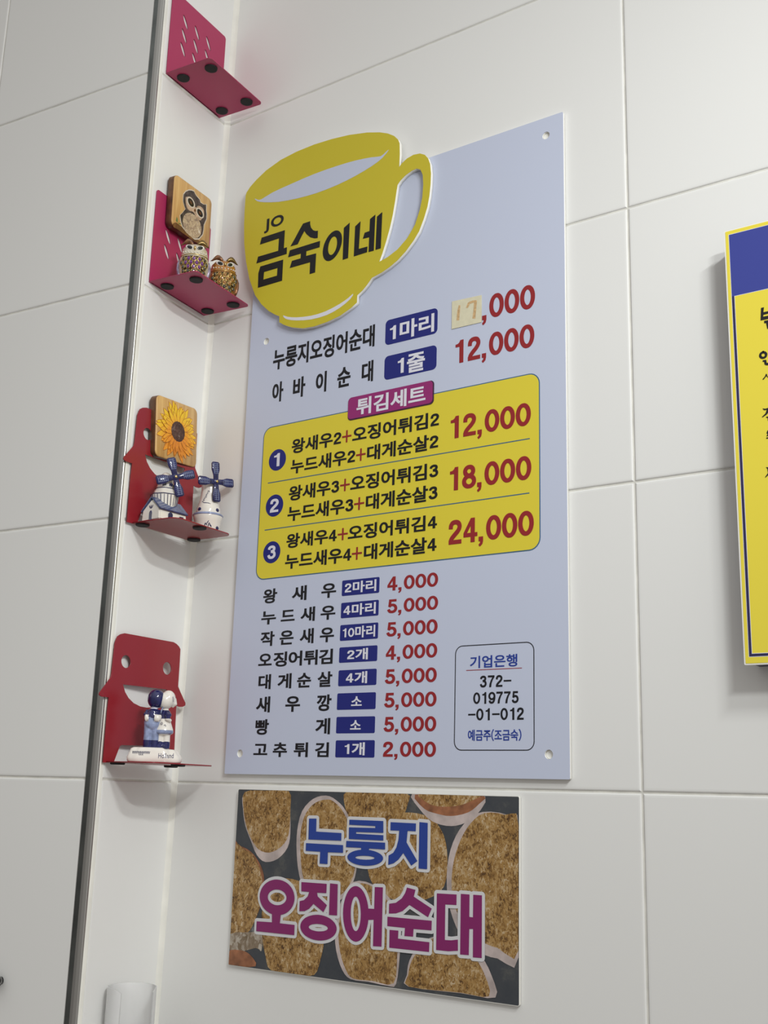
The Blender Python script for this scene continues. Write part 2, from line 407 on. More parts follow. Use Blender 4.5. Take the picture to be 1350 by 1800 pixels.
def lettering(name, pieces, z0, z1, t, m, parent, off=0.022, fat=0.0, label=None):
    """pieces: (text, x0, x1) in mm on the wall plane; m one material or one per piece"""
    runs = [run(tx, off) for tx, _, _ in pieces]
    ref = [g for r in runs for g, _, ch in r[0] if ch not in ',()+-']
    if not ref: ref = [g for r in runs for g, _, _ in r[0]]
    b0 = min(g[4] for g in ref); b1 = max(g[5] for g in ref)
    vs, fs, mi, mats = [], [], [], []
    o_ = wl(parent)
    for i, ((tx, X0, X1), (gs, a0, a1)) in enumerate(zip(pieces, runs)):
        mm_ = m[i] if isinstance(m, (list, tuple)) else m
        if mm_ not in mats: mats.append(mm_)
        sx = (X1 - X0) / (a1 - a0); sz = (z1 - z0) / (b1 - b0)
        plus = tx == '+'
        for g, dx, ch in gs:
            for ci, (shx, shz) in enumerate(((0, 0),) if not fat else ((-fat, -fat / 2), (fat, -fat / 2), (-fat, fat / 2), (fat, fat / 2), (0, 0))):      # a heavier weight: shifted layers of ink
                base = len(vs)
                for (x, y, la) in g[0]:
                    X = X0 + (x + dx - a0) * sx + shx * sz
                    if plus: Z = (z0 + z1) / 2 + (y - (g[4] + g[5]) / 2) * sz
                    else: Z = z0 + (y - b0) * sz + shz * sz
                    vs.append(Vector((X * .001, -t - ci * .000012 - la * .000003, Z * .001)) - o_)
                for f in g[1]: fs.append([base + q for q in f]); mi.append(mats.index(mm_))
    return flat_obj(name, vs, fs, mi, mats, parent, label, Vector((0, -1, 0)))

# ---- solids
def lathe(bm, prof, n=24, c=(0, 0, 0), sx=1, sy=1, a0=0, a1=2 * PI, mi=0):
    full = abs(a1 - a0 - 2 * PI) < 1e-6
    rings = []
    cnt = n if full else n + 1
    for z, r in prof:
        rings.append([bm.verts.new((c[0] + r * sx * math.cos(a0 + (a1 - a0) * k / n), c[1] + r * sy * math.sin(a0 + (a1 - a0) * k / n), c[2] + z)) for k in range(cnt)])
    for A, B in zip(rings, rings[1:]):
        for k in range(cnt if full else cnt - 1):
            f = bm.faces.new((A[k], A[(k + 1) % cnt], B[(k + 1) % cnt], B[k])); f.material_index = mi
    if full:
        for Rg, flip in ((rings[0], True), (rings[-1], False)):
            f = bm.faces.new(Rg[::-1] if flip else Rg); f.material_index = mi
    return rings

def ball(bm, c, r, s=(1, 1, 1), rot=None, u=28, v=18, mi=0):
    mt = Matrix.Translation(c) @ (rot.to_4x4() if rot else Matrix()) @ Matrix.Diagonal((r * s[0], r * s[1], r * s[2], 1))
    ret = bmesh.ops.create_uvsphere(bm, u_segments=u, v_segments=v, radius=1, matrix=mt)
    for vv in ret['verts']:
        for f in vv.link_faces: f.material_index = mi

def block(bm, c, d, rot=None, mi=0):
    mt = Matrix.Translation(c) @ (rot.to_4x4() if rot else Matrix()) @ Matrix.Diagonal((d[0], d[1], d[2], 1))
    ret = bmesh.ops.create_cube(bm, size=1, matrix=mt)
    for vv in ret['verts']:
        for f in vv.link_faces: f.material_index = mi

def tube(bm, pts, rads, n=10, mi=0):
    P = [Vector(p) for p in pts]; rings = []
    for i, p in enumerate(P):
        d = (P[min(i + 1, len(P) - 1)] - P[max(i - 1, 0)]).normalized()
        a = d.orthogonal().normalized(); b = d.cross(a)
        r = rads[i] if isinstance(rads, (list, tuple)) else rads
        rings.append([bm.verts.new(p + a * r * math.cos(2 * PI * k / n) + b * r * math.sin(2 * PI * k / n)) for k in range(n)])
    # keep rings aligned
    for i in range(1, len(rings)):
        best = min(range(n), key=lambda s_: (rings[i][s_].co - rings[i - 1][0].co).length)
        rings[i] = rings[i][best:] + rings[i][:best]
        if (rings[i][1].co - rings[i - 1][1].co).length > (rings[i][-1].co - rings[i - 1][1].co).length:
            rings[i] = [rings[i][0]] + rings[i][1:][::-1]
    for A, B in zip(rings, rings[1:]):
        for k in range(n):
            f = bm.faces.new((A[k], A[(k + 1) % n], B[(k + 1) % n], B[k])); f.material_index = mi
    for Rg in (rings[0], rings[-1]):
        f = bm.faces.new(Rg); f.material_index = mi

def fuse(bm, voxel):
    """weld overlapping solids into one continuous skin"""
    bmesh.ops.recalc_face_normals(bm, faces=bm.faces)
    me = bpy.data.meshes.new('fuse'); bm.to_mesh(me); bm.free()
    o = bpy.data.objects.new('fuse', me); COL.objects.link(o)
    r = o.modifiers.new('r', 'REMESH'); r.mode = 'VOXEL'; r.voxel_size = voxel
    s = o.modifiers.new('s', 'SMOOTH'); s.iterations = 4; s.factor = 0.5
    dg = bpy.context.evaluated_depsgraph_get()
    res = bpy.data.meshes.new_from_object(o.evaluated_get(dg))
    bpy.data.objects.remove(o); bpy.data.meshes.remove(me)
    for p in res.polygons: p.use_smooth = True
    return res

def paint(me, mats, rule):
    me.materials.clear()
    for mm_ in mats: me.materials.append(mm_)
    for p in me.polygons: p.material_index = rule(p.center)

def copy_tree(o, parent=None):
    c = o.copy(); COL.objects.link(c)
    if parent: c.parent = parent
    for ch in [q for q in bpy.data.objects if q.parent is o and q is not c]: copy_tree(ch, c)
    return c

def side_frame(z):
    """at height z: corner point, direction along the side wall towards the room, its normal"""
    o = Vector((0.0147 * (z - 0.5), 0, z)); e_ = (Vector((0.0197, -0.148, z)) - o).normalized()
    n_ = Vector((-e_.y, e_.x, 0))
    return o, e_, n_
def side_rot(z):
    o, e_, n_ = side_frame(z)
    return Matrix(((n_.x, -e_.x, 0), (n_.y, -e_.y, 0), (0, 0, 1)))     # local x off the wall, local y towards the corner
def side_pt(p, s, z):
    o, e_, n_ = side_frame(z); return o + n_ * p + e_ * s

# ------------------------------------------------------------------ outlines and lettering boxes, in mm on their own planes
BADGES = [([297.0, 370.6, 510.5, 542.3], '1마리', [304.0, 366.0, 513.6, 536.3]), ([297.1, 370.2, 466.5, 496.3], '1줄', [316.6, 354.2, 468.9, 491.8]), ([246.3, 299.1, 212.5, 230.6], '2마리', [250.8, 294.9, 214.9, 228.2]), ([246.1, 299.0, 186.7, 204.5], '4마리', [250.1, 295.1, 189.0, 202.2]), ([246.0, 299.2, 160.7, 178.8], '10마리', [250.2, 295.3, 163.1, 176.4]), ([245.9, 299.0, 135.7, 153.2], '2개', [257.7, 286.2, 138.0, 150.9]), ([246.0, 298.9, 109.3, 127.2], '4개', [257.0, 286.2, 111.6, 124.9]), ([245.4, 298.8, 82.9, 101.3], '소', [265.5, 280.0, 86.9, 97.3]), ([245.5, 298.7, 56.9, 75.1], '소', [265.2, 279.6, 60.9, 71.1]), ([245.7, 299.2, 30.6, 49.3], '1개', [258.8, 286.0, 33.0, 46.9])]
NAMES = [([('누룽지오징어순대', 122.2, 281.1)], 513.2, 541.4), ([('아', 123.8, 141.1), ('바', 157.8, 176.7), ('이', 194.1, 210.1), ('순', 227.5, 246.8), ('대', 264.3, 280.5)], 469.2, 495.7), ([('왕', 126.9, 148.4), ('새', 172.0, 193.9), ('우', 216.5, 237.7)], 212.1, 229.6), ([('누', 125.8, 148.5), ('드', 156.6, 177.5), ('새', 186.7, 207.8), ('우', 216.7, 237.8)], 186.5, 203.3), ([('작', 126.4, 147.8), ('은', 156.3, 177.1), ('새', 187.0, 207.3), ('우', 217.0, 237.1)], 160.4, 177.9), ([('오', 124.9, 145.4), ('징', 148.3, 168.7), ('어', 171.5, 191.6), ('튀', 194.4, 214.5), ('김', 216.8, 236.5)], 135.1, 152.4), ([('대', 126.8, 145.6), ('게', 156.5, 177.1), ('순', 186.1, 206.3), ('살', 216.2, 237.0)], 109.2, 126.6), ([('새', 125.0, 146.2), ('우', 170.1, 191.6), ('깡', 216.5, 237.2)], 82.1, 100.5), ([('빵', 125.8, 146.0), ('게', 216.0, 236.6)], 56.2, 74.0), ([('고', 124.8, 145.8), ('추', 154.5, 175.4), ('튀', 185.8, 206.1), ('김', 216.7, 236.1)], 30.8, 47.1)]
SETS = [([('왕새우2', 160.6, 236.6), ('+', 238.5, 251.9), ('오징어튀김2', 253.8, 375.1)], 396.2, 415.0), ([('누드새우2', 160.6, 258.5), ('+', 260.3, 273.8), ('대게순살2', 276.3, 374.6)], 370.3, 388.9), ([('왕새우3', 159.7, 236.5), ('+', 238.4, 252.1), ('오징어튀김3', 253.5, 375.3)], 336.1, 354.8), ([('누드새우3', 159.3, 258.5), ('+', 260.0, 274.1), ('대게순살3', 276.9, 374.9)], 310.7, 329.4), ([('왕새우4', 159.6, 235.8), ('+', 237.6, 251.9), ('오징어튀김4', 252.6, 374.9)], 277.1, 294.9), ([('누드새우4', 159.2, 258.3), ('+', 259.3, 273.3), ('대게순살4', 276.5, 374.8)], 251.7, 270.0)]
PRICES = [(',000', [430.7, 496.6, 513.1, 541.2]), ('12,000', [396.1, 495.6, 467.7, 495.0]), ('12,000', [391.5, 491.3, 379.2, 404.8]), ('18,000', [391.5, 491.7, 319.0, 345.3]), ('24,000', [391.0, 494.4, 258.4, 285.0]), ('4,000', [310.6, 377.3, 213.6, 229.2]), ('5,000', [311.1, 377.8, 188.1, 203.4]), ('5,000', [310.9, 377.7, 162.0, 177.7]), ('4,000', [311.1, 377.8, 136.3, 151.7]), ('5,000', [310.6, 377.7, 109.9, 125.6]), ('5,000', [310.5, 377.9, 84.2, 99.9]), ('5,000', [310.7, 378.1, 58.1, 73.9]), ('2,000', [310.9, 378.3, 31.7, 47.5])]
PATCH = [(390.3, 545.0), (429.6, 543.6), (429.9, 510.6), (390.3, 510.8)]
PATCH_MARKS = [[(399.6, 538.1), (401.8, 537.6), (400.4, 519.4), (396.8, 520.0), (397.7, 531.1)], [(411.5, 538.1), (414.2, 539.3), (419.2, 539.6), (423.7, 538.5), (422.8, 528.0), (421.7, 516.7), (417.8, 517.6), (419.1, 526.1), (419.7, 536.6), (414.7, 536.4), (411.8, 532.0), (409.3, 532.6)]]
SETPANEL = [112.6, 502.4, 241.9, 437.5]
PINK = [245.7, 367.8, 424.7, 453.5]
PINKTXT = [258.7, 356.5, 428.8, 450.0]
CIRC = [[(137.9, 392.1), (150.9, 392.7), (136.9, 406.8)], [(137.1, 333.6), (150.7, 334.4), (136.1, 348.0)], [(136.7, 274.9), (149.9, 275.4), (135.8, 289.0)]]
DIV = [[(124.3, 364.0), (490.3, 363.8)], [(123.3, 304.2), (489.6, 303.8)]]
ACC = [400.6, 494.7, 38.2, 147.2]
ACCT = [('기업은행', [419.1, 475.2, 122.7, 135.4]), ('372-', [431.3, 468.2, 102.4, 114.5]), ('019775', [423.5, 476.7, 85.5, 97.5]), ('-01-012', [417.6, 482.5, 68.8, 80.9]), ('예금주(조금숙)', [417.5, 479.9, 48.1, 59.3])]
ACCLINE = [(414.6, 120.9), (480.5, 120.6)]
HOLES = [(511.4, 719.1), (108.0, 556.3), (103.1, 34.6)]
MUG = [(61.3, 775.5), (62.7, 779.9), (68.6, 786.5), (79.5, 794.0), (96.0, 802.8), (120.7, 810.5), (148.0, 814.0), (177.7, 814.8), (206.8, 813.1), (235.4, 809.5), (263.4, 803.4), (283.5, 796.9), (295.9, 791.1), (305.8, 784.2), (311.5, 777.6), (314.1, 771.4), (314.8, 756.2), (314.4, 738.4), (317.8, 742.1), (325.9, 746.7), (335.3, 748.7), (344.6, 747.4), (351.7, 743.4), (356.4, 737.5), (359.6, 728.8), (361.2, 715.4), (360.9, 700.6), (359.6, 686.2), (357.0, 672.2), (352.5, 658.8), (346.1, 643.9), (338.3, 633.5), (327.2, 622.3), (315.8, 613.8), (304.4, 607.9), (292.7, 603.6), (278.6, 600.4), (271.7, 593.0), (265.2, 587.2), (257.1, 582.4), (257.1, 573.2), (248.5, 568.0), (231.7, 561.3), (212.0, 557.7), (191.8, 556.2), (173.8, 557.6), (155.3, 563.0), (141.7, 569.5), (133.9, 574.8), (133.4, 583.3), (126.7, 586.6), (114.6, 594.7), (101.4, 607.2), (89.2, 623.2), (77.5, 648.9), (69.5, 676.3), (64.3, 703.4), (61.8, 732.4), (61.1, 756.4)]
MUGHOLE = [(312.7, 715.0), (316.8, 719.5), (324.2, 724.4), (333.5, 727.8), (340.5, 728.4), (345.9, 725.4), (349.5, 716.9), (350.5, 703.8), (349.6, 687.1), (346.3, 671.1), (340.1, 654.0), (329.0, 639.0), (315.4, 628.1), (301.5, 621.9), (288.6, 618.7), (293.0, 628.8), (298.4, 644.4), (303.1, 660.1), (306.8, 676.2), (309.8, 694.6), (311.5, 707.1)]
MUGLENS = [(78.1, 766.2), (79.6, 764.0), (83.4, 760.8), (88.6, 758.1), (96.5, 755.3), (108.2, 751.8), (122.0, 748.4), (136.7, 746.0), (152.2, 744.1), (168.1, 742.8), (184.3, 742.1), (201.3, 742.3), (218.0, 743.3), (233.7, 745.1), (248.2, 747.4), (261.4, 750.2), (272.8, 753.1), (281.5, 756.0), (288.5, 759.2), (294.6, 763.9), (298.1, 767.6), (296.6, 767.3), (293.1, 765.5), (290.0, 763.7), (285.9, 762.5), (280.2, 763.6), (272.3, 765.5), (260.9, 767.4), (247.3, 769.1), (232.7, 770.2), (216.6, 770.9), (198.8, 771.2), (180.1, 771.0), (161.1, 770.0), (142.6, 768.6), (125.1, 767.3), (109.8, 765.7), (98.5, 763.2), (90.4, 761.3), (85.9, 761.8), (83.2, 763.2), (79.9, 765.2)]
MUGSWOOSH = [(140.1, 582.8), (142.4, 581.6), (146.9, 579.3), (153.6, 577.1), (162.4, 574.9), (173.7, 573.0), (185.9, 571.7), (197.4, 571.5), (208.7, 572.3), (220.4, 574.5), (230.9, 577.2), (238.5, 579.8), (244.2, 582.3), (248.8, 584.9), (251.2, 586.0), (250.4, 583.6), (246.8, 579.8), (239.9, 575.8), (231.2, 572.0), (221.9, 569.0), (211.5, 567.0), (199.1, 566.3), (186.2, 566.7), (173.8, 568.4), (162.7, 570.7), (154.2, 573.0), (148.0, 575.3), (144.1, 577.3), (141.9, 579.1), (140.2, 581.4)]
LOGO = [[[(95.4, 703.7), (135.3, 703.6), (135.1, 677.8), (140.4, 677.8), (140.5, 668.3), (88.6, 668.2), (91.0, 677.4), (125.7, 676.7), (125.8, 694.4), (92.8, 694.3)]], [[(96.0, 662.0), (135.1, 661.7), (135.1, 632.0), (93.9, 632.1), (93.2, 653.0)], [(103.1, 652.3), (126.1, 652.1), (125.9, 641.4), (102.7, 641.6)]], [[(165.6, 704.4), (177.4, 704.5), (177.6, 700.0), (179.3, 695.0), (182.8, 690.3), (187.2, 687.9), (191.0, 687.3), (191.2, 677.1), (186.1, 677.9), (179.0, 681.3), (172.6, 687.2), (168.5, 693.1), (163.2, 685.4), (158.4, 677.2), (146.1, 677.4), (152.6, 686.0), (159.1, 695.5)]], [[(145.6, 672.0), (195.3, 671.9), (195.0, 663.2), (173.5, 663.4), (173.5, 656.8), (189.8, 656.1), (189.5, 629.8), (180.7, 629.7), (180.5, 646.2), (147.0, 646.7), (150.1, 656.0), (164.4, 655.8), (164.5, 662.4), (143.2, 662.8)]], [[(230.3, 660.4), (230.5, 663.4), (230.4, 666.4), (229.9, 669.3), (229.1, 671.9), (227.9, 674.2), (226.4, 676.1), (224.7, 677.7), (222.7, 678.8), (220.6, 679.4), (218.3, 679.6), (215.9, 679.3), (213.5, 678.5), (211.2, 677.2), (209.0, 675.5), (206.9, 673.4), (205.1, 670.9), (203.5, 668.2), (202.2, 665.3), (201.3, 662.2), (200.7, 659.1), (200.4, 656.0), (200.6, 652.9), (201.1, 650.1), (202.0, 647.5), (203.2, 645.2), (204.7, 643.3), (206.4, 641.7), (208.4, 640.7), (210.6, 640.0), (212.9, 639.9), (215.2, 640.3), (217.6, 641.1), (219.9, 642.4), (222.1, 644.1), (224.1, 646.2), (225.9, 648.6), (227.5, 651.3), (228.7, 654.2), (229.7, 657.3)], [(222.9, 660.4), (222.9, 662.3), (222.7, 664.1), (222.4, 665.8), (222.0, 667.4), (221.3, 668.8), (220.6, 670.0), (219.7, 670.9), (218.8, 671.5), (217.7, 671.9), (216.6, 671.9), (215.5, 671.6), (214.4, 671.1), (213.4, 670.2), (212.4, 669.1), (211.5, 667.8), (210.7, 666.3), (210.0, 664.6), (209.5, 662.7), (209.1, 660.8), (208.9, 658.9), (208.9, 657.0), (209.0, 655.1), (209.4, 653.4), (209.8, 651.8), (210.5, 650.4), (211.2, 649.3), (212.1, 648.4), (213.1, 647.8), (214.1, 647.4), (215.2, 647.4), (216.3, 647.7), (217.4, 648.2), (218.4, 649.1), (219.4, 650.2), (220.3, 651.5), (221.1, 653.0), (221.8, 654.7), (222.3, 656.5), (222.7, 658.4)]], [[(232.7, 679.6), (241.7, 684.3), (241.2, 636.1), (232.8, 635.8)]], [[(250.4, 676.6), (258.5, 681.5), (257.4, 644.2), (270.6, 643.9), (270.2, 636.3), (250.0, 635.9)]], [[(273.0, 680.2), (281.0, 684.1), (280.4, 635.7), (272.5, 635.9), (272.7, 655.7), (263.0, 656.3), (265.5, 663.8), (272.8, 664.1)]], [[(283.5, 680.5), (291.4, 684.5), (290.8, 636.1), (282.9, 636.0)]]]
JO = [99.1, 132.1, 708.6, 728.7]
BLUE = [[[(211.9, -36.4), (222.4, -36.1), (222.7, -50.0), (257.8, -50.2), (258.0, -58.2), (212.2, -58.8)]], [[(209.0, -62.9), (260.7, -62.7), (261.0, -70.7), (240.2, -71.1), (240.3, -83.5), (229.4, -83.6), (229.6, -71.1), (209.1, -71.1)]], [[(268.0, -35.7), (313.2, -35.6), (313.7, -47.7), (277.7, -48.2), (277.8, -50.1), (313.8, -50.2), (313.9, -55.6), (268.2, -55.9), (267.9, -43.8), (303.0, -43.2), (303.0, -41.1), (268.1, -41.0)]], [[(264.9, -58.1), (316.4, -57.7), (316.5, -64.6), (295.6, -64.6), (295.5, -67.9), (285.0, -68.4), (285.2, -64.4), (264.8, -64.6)]], [[(314.3, -73.8), (314.0, -72.5), (313.1, -71.3), (311.6, -70.1), (309.7, -69.1), (307.3, -68.2), (304.5, -67.4), (301.3, -66.8), (297.9, -66.3), (294.3, -66.1), (290.6, -66.1), (286.9, -66.3), (283.3, -66.6), (279.9, -67.2), (276.7, -67.9), (273.9, -68.8), (271.5, -69.9), (269.5, -71.0), (268.2, -72.2), (267.3, -73.5), (267.1, -74.8), (267.4, -76.1), (268.4, -77.4), (269.9, -78.5), (271.9, -79.6), (274.4, -80.5), (277.3, -81.3), (280.5, -81.9), (283.9, -82.3), (287.6, -82.5), (291.3, -82.5), (294.9, -82.3), (298.5, -81.9), (301.9, -81.3), (305.0, -80.6), (307.7, -79.7), (310.0, -78.6), (311.9, -77.5), (313.2, -76.3), (314.1, -75.0)], [(303.2, -74.0), (303.0, -73.7), (302.5, -73.4), (301.8, -73.1), (300.7, -72.9), (299.4, -72.7), (297.9, -72.5), (296.2, -72.4), (294.4, -72.3), (292.4, -72.3), (290.4, -72.3), (288.4, -72.4), (286.5, -72.5), (284.6, -72.7), (282.9, -72.9), (281.4, -73.1), (280.1, -73.4), (279.1, -73.7), (278.3, -74.0), (277.8, -74.3), (277.7, -74.6), (277.9, -74.9), (278.3, -75.2), (279.1, -75.5), (280.2, -75.8), (281.5, -76.0), (283.1, -76.1), (284.8, -76.3), (286.6, -76.3), (288.6, -76.4), (290.6, -76.3), (292.6, -76.3), (294.5, -76.1), (296.3, -76.0), (298.0, -75.8), (299.5, -75.5), (300.8, -75.2), (301.8, -75.0), (302.6, -74.6), (303.0, -74.3)]], [[(322.8, -36.4), (355.1, -36.6), (355.0, -44.5), (344.8, -44.5), (343.7, -56.2), (357.7, -74.2), (350.3, -79.1), (339.9, -67.1), (334.2, -73.7), (328.1, -77.9), (321.1, -80.0), (321.3, -70.5), (327.1, -67.5), (331.1, -61.7), (333.4, -53.8), (334.1, -44.7), (322.8, -44.8)]], [[(359.4, -35.1), (369.7, -35.6), (370.0, -81.6), (359.5, -81.5)]]]
MAG = [[[(196.2, -122.0), (195.7, -119.1), (194.6, -116.2), (193.0, -113.6), (190.8, -111.1), (188.1, -109.0), (185.0, -107.1), (181.5, -105.7), (177.7, -104.7), (173.8, -104.1), (169.8, -104.0), (165.9, -104.3), (162.0, -105.2), (158.3, -106.4), (155.0, -108.1), (152.1, -110.1), (149.6, -112.5), (147.6, -115.1), (146.3, -118.0), (145.5, -120.9), (145.4, -123.9), (146.0, -126.9), (147.1, -129.7), (148.9, -132.4), (151.2, -134.9), (153.9, -137.0), (157.1, -138.8), (160.7, -140.2), (164.4, -141.2), (168.4, -141.7), (172.3, -141.7), (176.3, -141.3), (180.1, -140.5), (183.6, -139.2), (186.9, -137.5), (189.7, -135.5), (192.1, -133.1), (194.0, -130.6), (195.3, -127.8), (196.1, -124.9)], [(184.6, -122.4), (184.4, -121.1), (183.8, -119.8), (182.9, -118.7), (181.8, -117.6), (180.3, -116.7), (178.6, -115.9), (176.8, -115.3), (174.8, -114.8), (172.7, -114.6), (170.5, -114.6), (168.4, -114.7), (166.3, -115.1), (164.4, -115.7), (162.6, -116.5), (161.0, -117.4), (159.7, -118.4), (158.6, -119.6), (157.9, -120.9), (157.4, -122.2), (157.4, -123.5), (157.6, -124.8), (158.2, -126.1), (159.1, -127.2), (160.3, -128.3), (161.8, -129.2), (163.5, -130.0), (165.4, -130.6), (167.4, -131.1), (169.5, -131.3), (171.6, -131.3), (173.8, -131.1), (175.8, -130.7), (177.7, -130.1), (179.5, -129.3), (181.1, -128.4), (182.4, -127.4), (183.4, -126.2), (184.1, -125.0), (184.6, -123.7)]], [[(164.7, -140.6), (177.5, -140.6), (176.8, -150.0), (198.0, -150.0), (198.0, -160.6), (142.9, -161.1), (142.8, -150.6), (165.3, -149.9)]], [[(204.9, -104.5), (240.3, -104.2), (240.3, -113.8), (227.5, -114.2), (228.5, -118.0), (241.7, -126.2), (237.3, -133.7), (223.1, -126.1), (217.8, -131.3), (211.5, -134.5), (203.7, -135.2), (203.7, -124.6), (209.6, -123.2), (214.5, -119.0), (216.5, -114.2), (205.4, -114.2)]], [[(244.9, -103.4), (255.4, -103.6), (256.0, -135.6), (245.0, -135.9)]], [[(256.1, -149.3), (255.7, -147.3), (254.7, -145.4), (253.1, -143.5), (251.0, -141.8), (248.4, -140.3), (245.4, -139.1), (242.1, -138.1), (238.4, -137.4), (234.6, -137.0), (230.7, -136.9), (226.7, -137.2), (222.9, -137.8), (219.3, -138.7), (216.0, -139.8), (213.0, -141.2), (210.5, -142.9), (208.5, -144.7), (207.1, -146.7), (206.3, -148.7), (206.1, -150.8), (206.5, -152.8), (207.6, -154.8), (209.2, -156.7), (211.4, -158.4), (214.1, -159.9), (217.2, -161.1), (220.6, -162.0), (224.3, -162.7), (228.1, -163.0), (232.0, -163.1), (235.9, -162.8), (239.7, -162.2), (243.2, -161.3), (246.5, -160.1), (249.3, -158.7), (251.8, -157.1), (253.7, -155.3), (255.1, -153.3), (255.9, -151.3)], [(244.2, -149.6), (244.0, -149.1), (243.5, -148.5), (242.7, -148.0), (241.6, -147.5), (240.2, -147.1), (238.6, -146.8), (236.9, -146.5), (235.0, -146.3), (233.0, -146.3), (230.9, -146.3), (228.8, -146.4), (226.8, -146.6), (224.9, -146.9), (223.2, -147.2), (221.6, -147.7), (220.3, -148.2), (219.2, -148.7), (218.5, -149.3), (218.0, -149.9), (217.9, -150.5), (218.1, -151.1), (218.6, -151.6), (219.4, -152.2), (220.5, -152.6), (221.9, -153.1), (223.5, -153.4), (225.3, -153.6), (227.2, -153.8), (229.2, -153.9), (231.3, -153.9), (233.3, -153.7), (235.3, -153.5), (237.2, -153.2), (239.0, -152.9), (240.5, -152.4), (241.8, -151.9), (242.8, -151.4), (243.6, -150.8), (244.0, -150.2)]], [[(297.6, -131.1), (297.3, -126.8), (296.5, -122.6), (295.3, -118.6), (293.8, -114.9), (292.0, -111.6), (289.9, -108.9), (287.5, -106.7), (285.0, -105.1), (282.4, -104.2), (279.7, -103.9), (277.1, -104.4), (274.5, -105.5), (272.1, -107.3), (269.9, -109.8), (268.0, -112.7), (266.4, -116.2), (265.2, -120.1), (264.3, -124.2), (263.9, -128.6), (263.9, -133.0), (264.3, -137.4), (265.1, -141.6), (266.4, -145.6), (267.9, -149.3), (269.8, -152.5), (272.0, -155.2), (274.3, -157.3), (276.8, -158.8), (279.4, -159.7), (282.1, -159.9), (284.7, -159.3), (287.2, -158.2), (289.5, -156.3), (291.7, -153.9), (293.5, -151.0), (295.1, -147.6), (296.3, -143.8), (297.2, -139.8), (297.6, -135.5)], [(287.4, -131.7), (287.2, -129.0), (286.8, -126.4), (286.3, -123.9), (285.7, -121.6), (284.9, -119.6), (284.1, -117.8), (283.1, -116.4), (282.1, -115.4), (281.1, -114.8), (280.0, -114.7), (279.0, -114.9), (278.0, -115.6), (277.1, -116.7), (276.3, -118.2), (275.6, -120.0), (275.0, -122.1), (274.5, -124.4), (274.2, -127.0), (274.1, -129.7), (274.2, -132.4), (274.4, -135.1), (274.7, -137.7), (275.2, -140.2), (275.9, -142.5), (276.6, -144.5), (277.5, -146.3), (278.4, -147.6), (279.4, -148.6), (280.5, -149.2), (281.5, -149.3), (282.5, -149.1), (283.5, -148.4), (284.4, -147.3), (285.2, -145.8), (285.9, -144.0), (286.5, -142.0), (287.0, -139.6), (287.3, -137.1), (287.4, -134.5)]], [[(304.6, -103.3), (315.1, -103.0), (315.4, -161.8), (304.5, -162.3), (304.3, -136.2), (296.0, -137.0), (296.1, -125.6), (304.6, -125.3)]], [[(345.6, -101.2), (356.2, -102.8), (354.3, -109.6), (376.5, -119.7), (372.2, -128.4), (349.1, -118.1), (340.9, -124.7), (332.4, -127.7), (323.6, -128.5), (323.6, -118.8), (332.1, -117.2), (339.3, -112.4), (343.4, -106.8)]], [[(321.9, -131.7), (376.8, -131.4), (376.7, -140.7), (354.8, -141.1), (354.5, -148.6), (343.7, -148.9), (344.2, -141.0), (322.0, -141.0)]], [[(325.0, -144.5), (336.1, -144.3), (335.9, -152.1), (374.4, -152.2), (374.2, -161.5), (325.2, -161.9)]], [[(382.4, -104.5), (406.0, -104.0), (405.9, -114.1), (392.7, -114.5), (392.8, -148.4), (400.2, -148.1), (408.1, -146.7), (408.3, -157.2), (396.9, -158.7), (382.6, -158.8)]], [[(410.9, -103.0), (421.1, -103.0), (421.1, -124.3), (425.3, -124.3), (425.4, -102.9), (435.4, -102.8), (435.7, -161.4), (425.6, -161.7), (425.5, -135.2), (421.2, -135.6), (420.9, -160.1), (410.9, -160.4)]]]
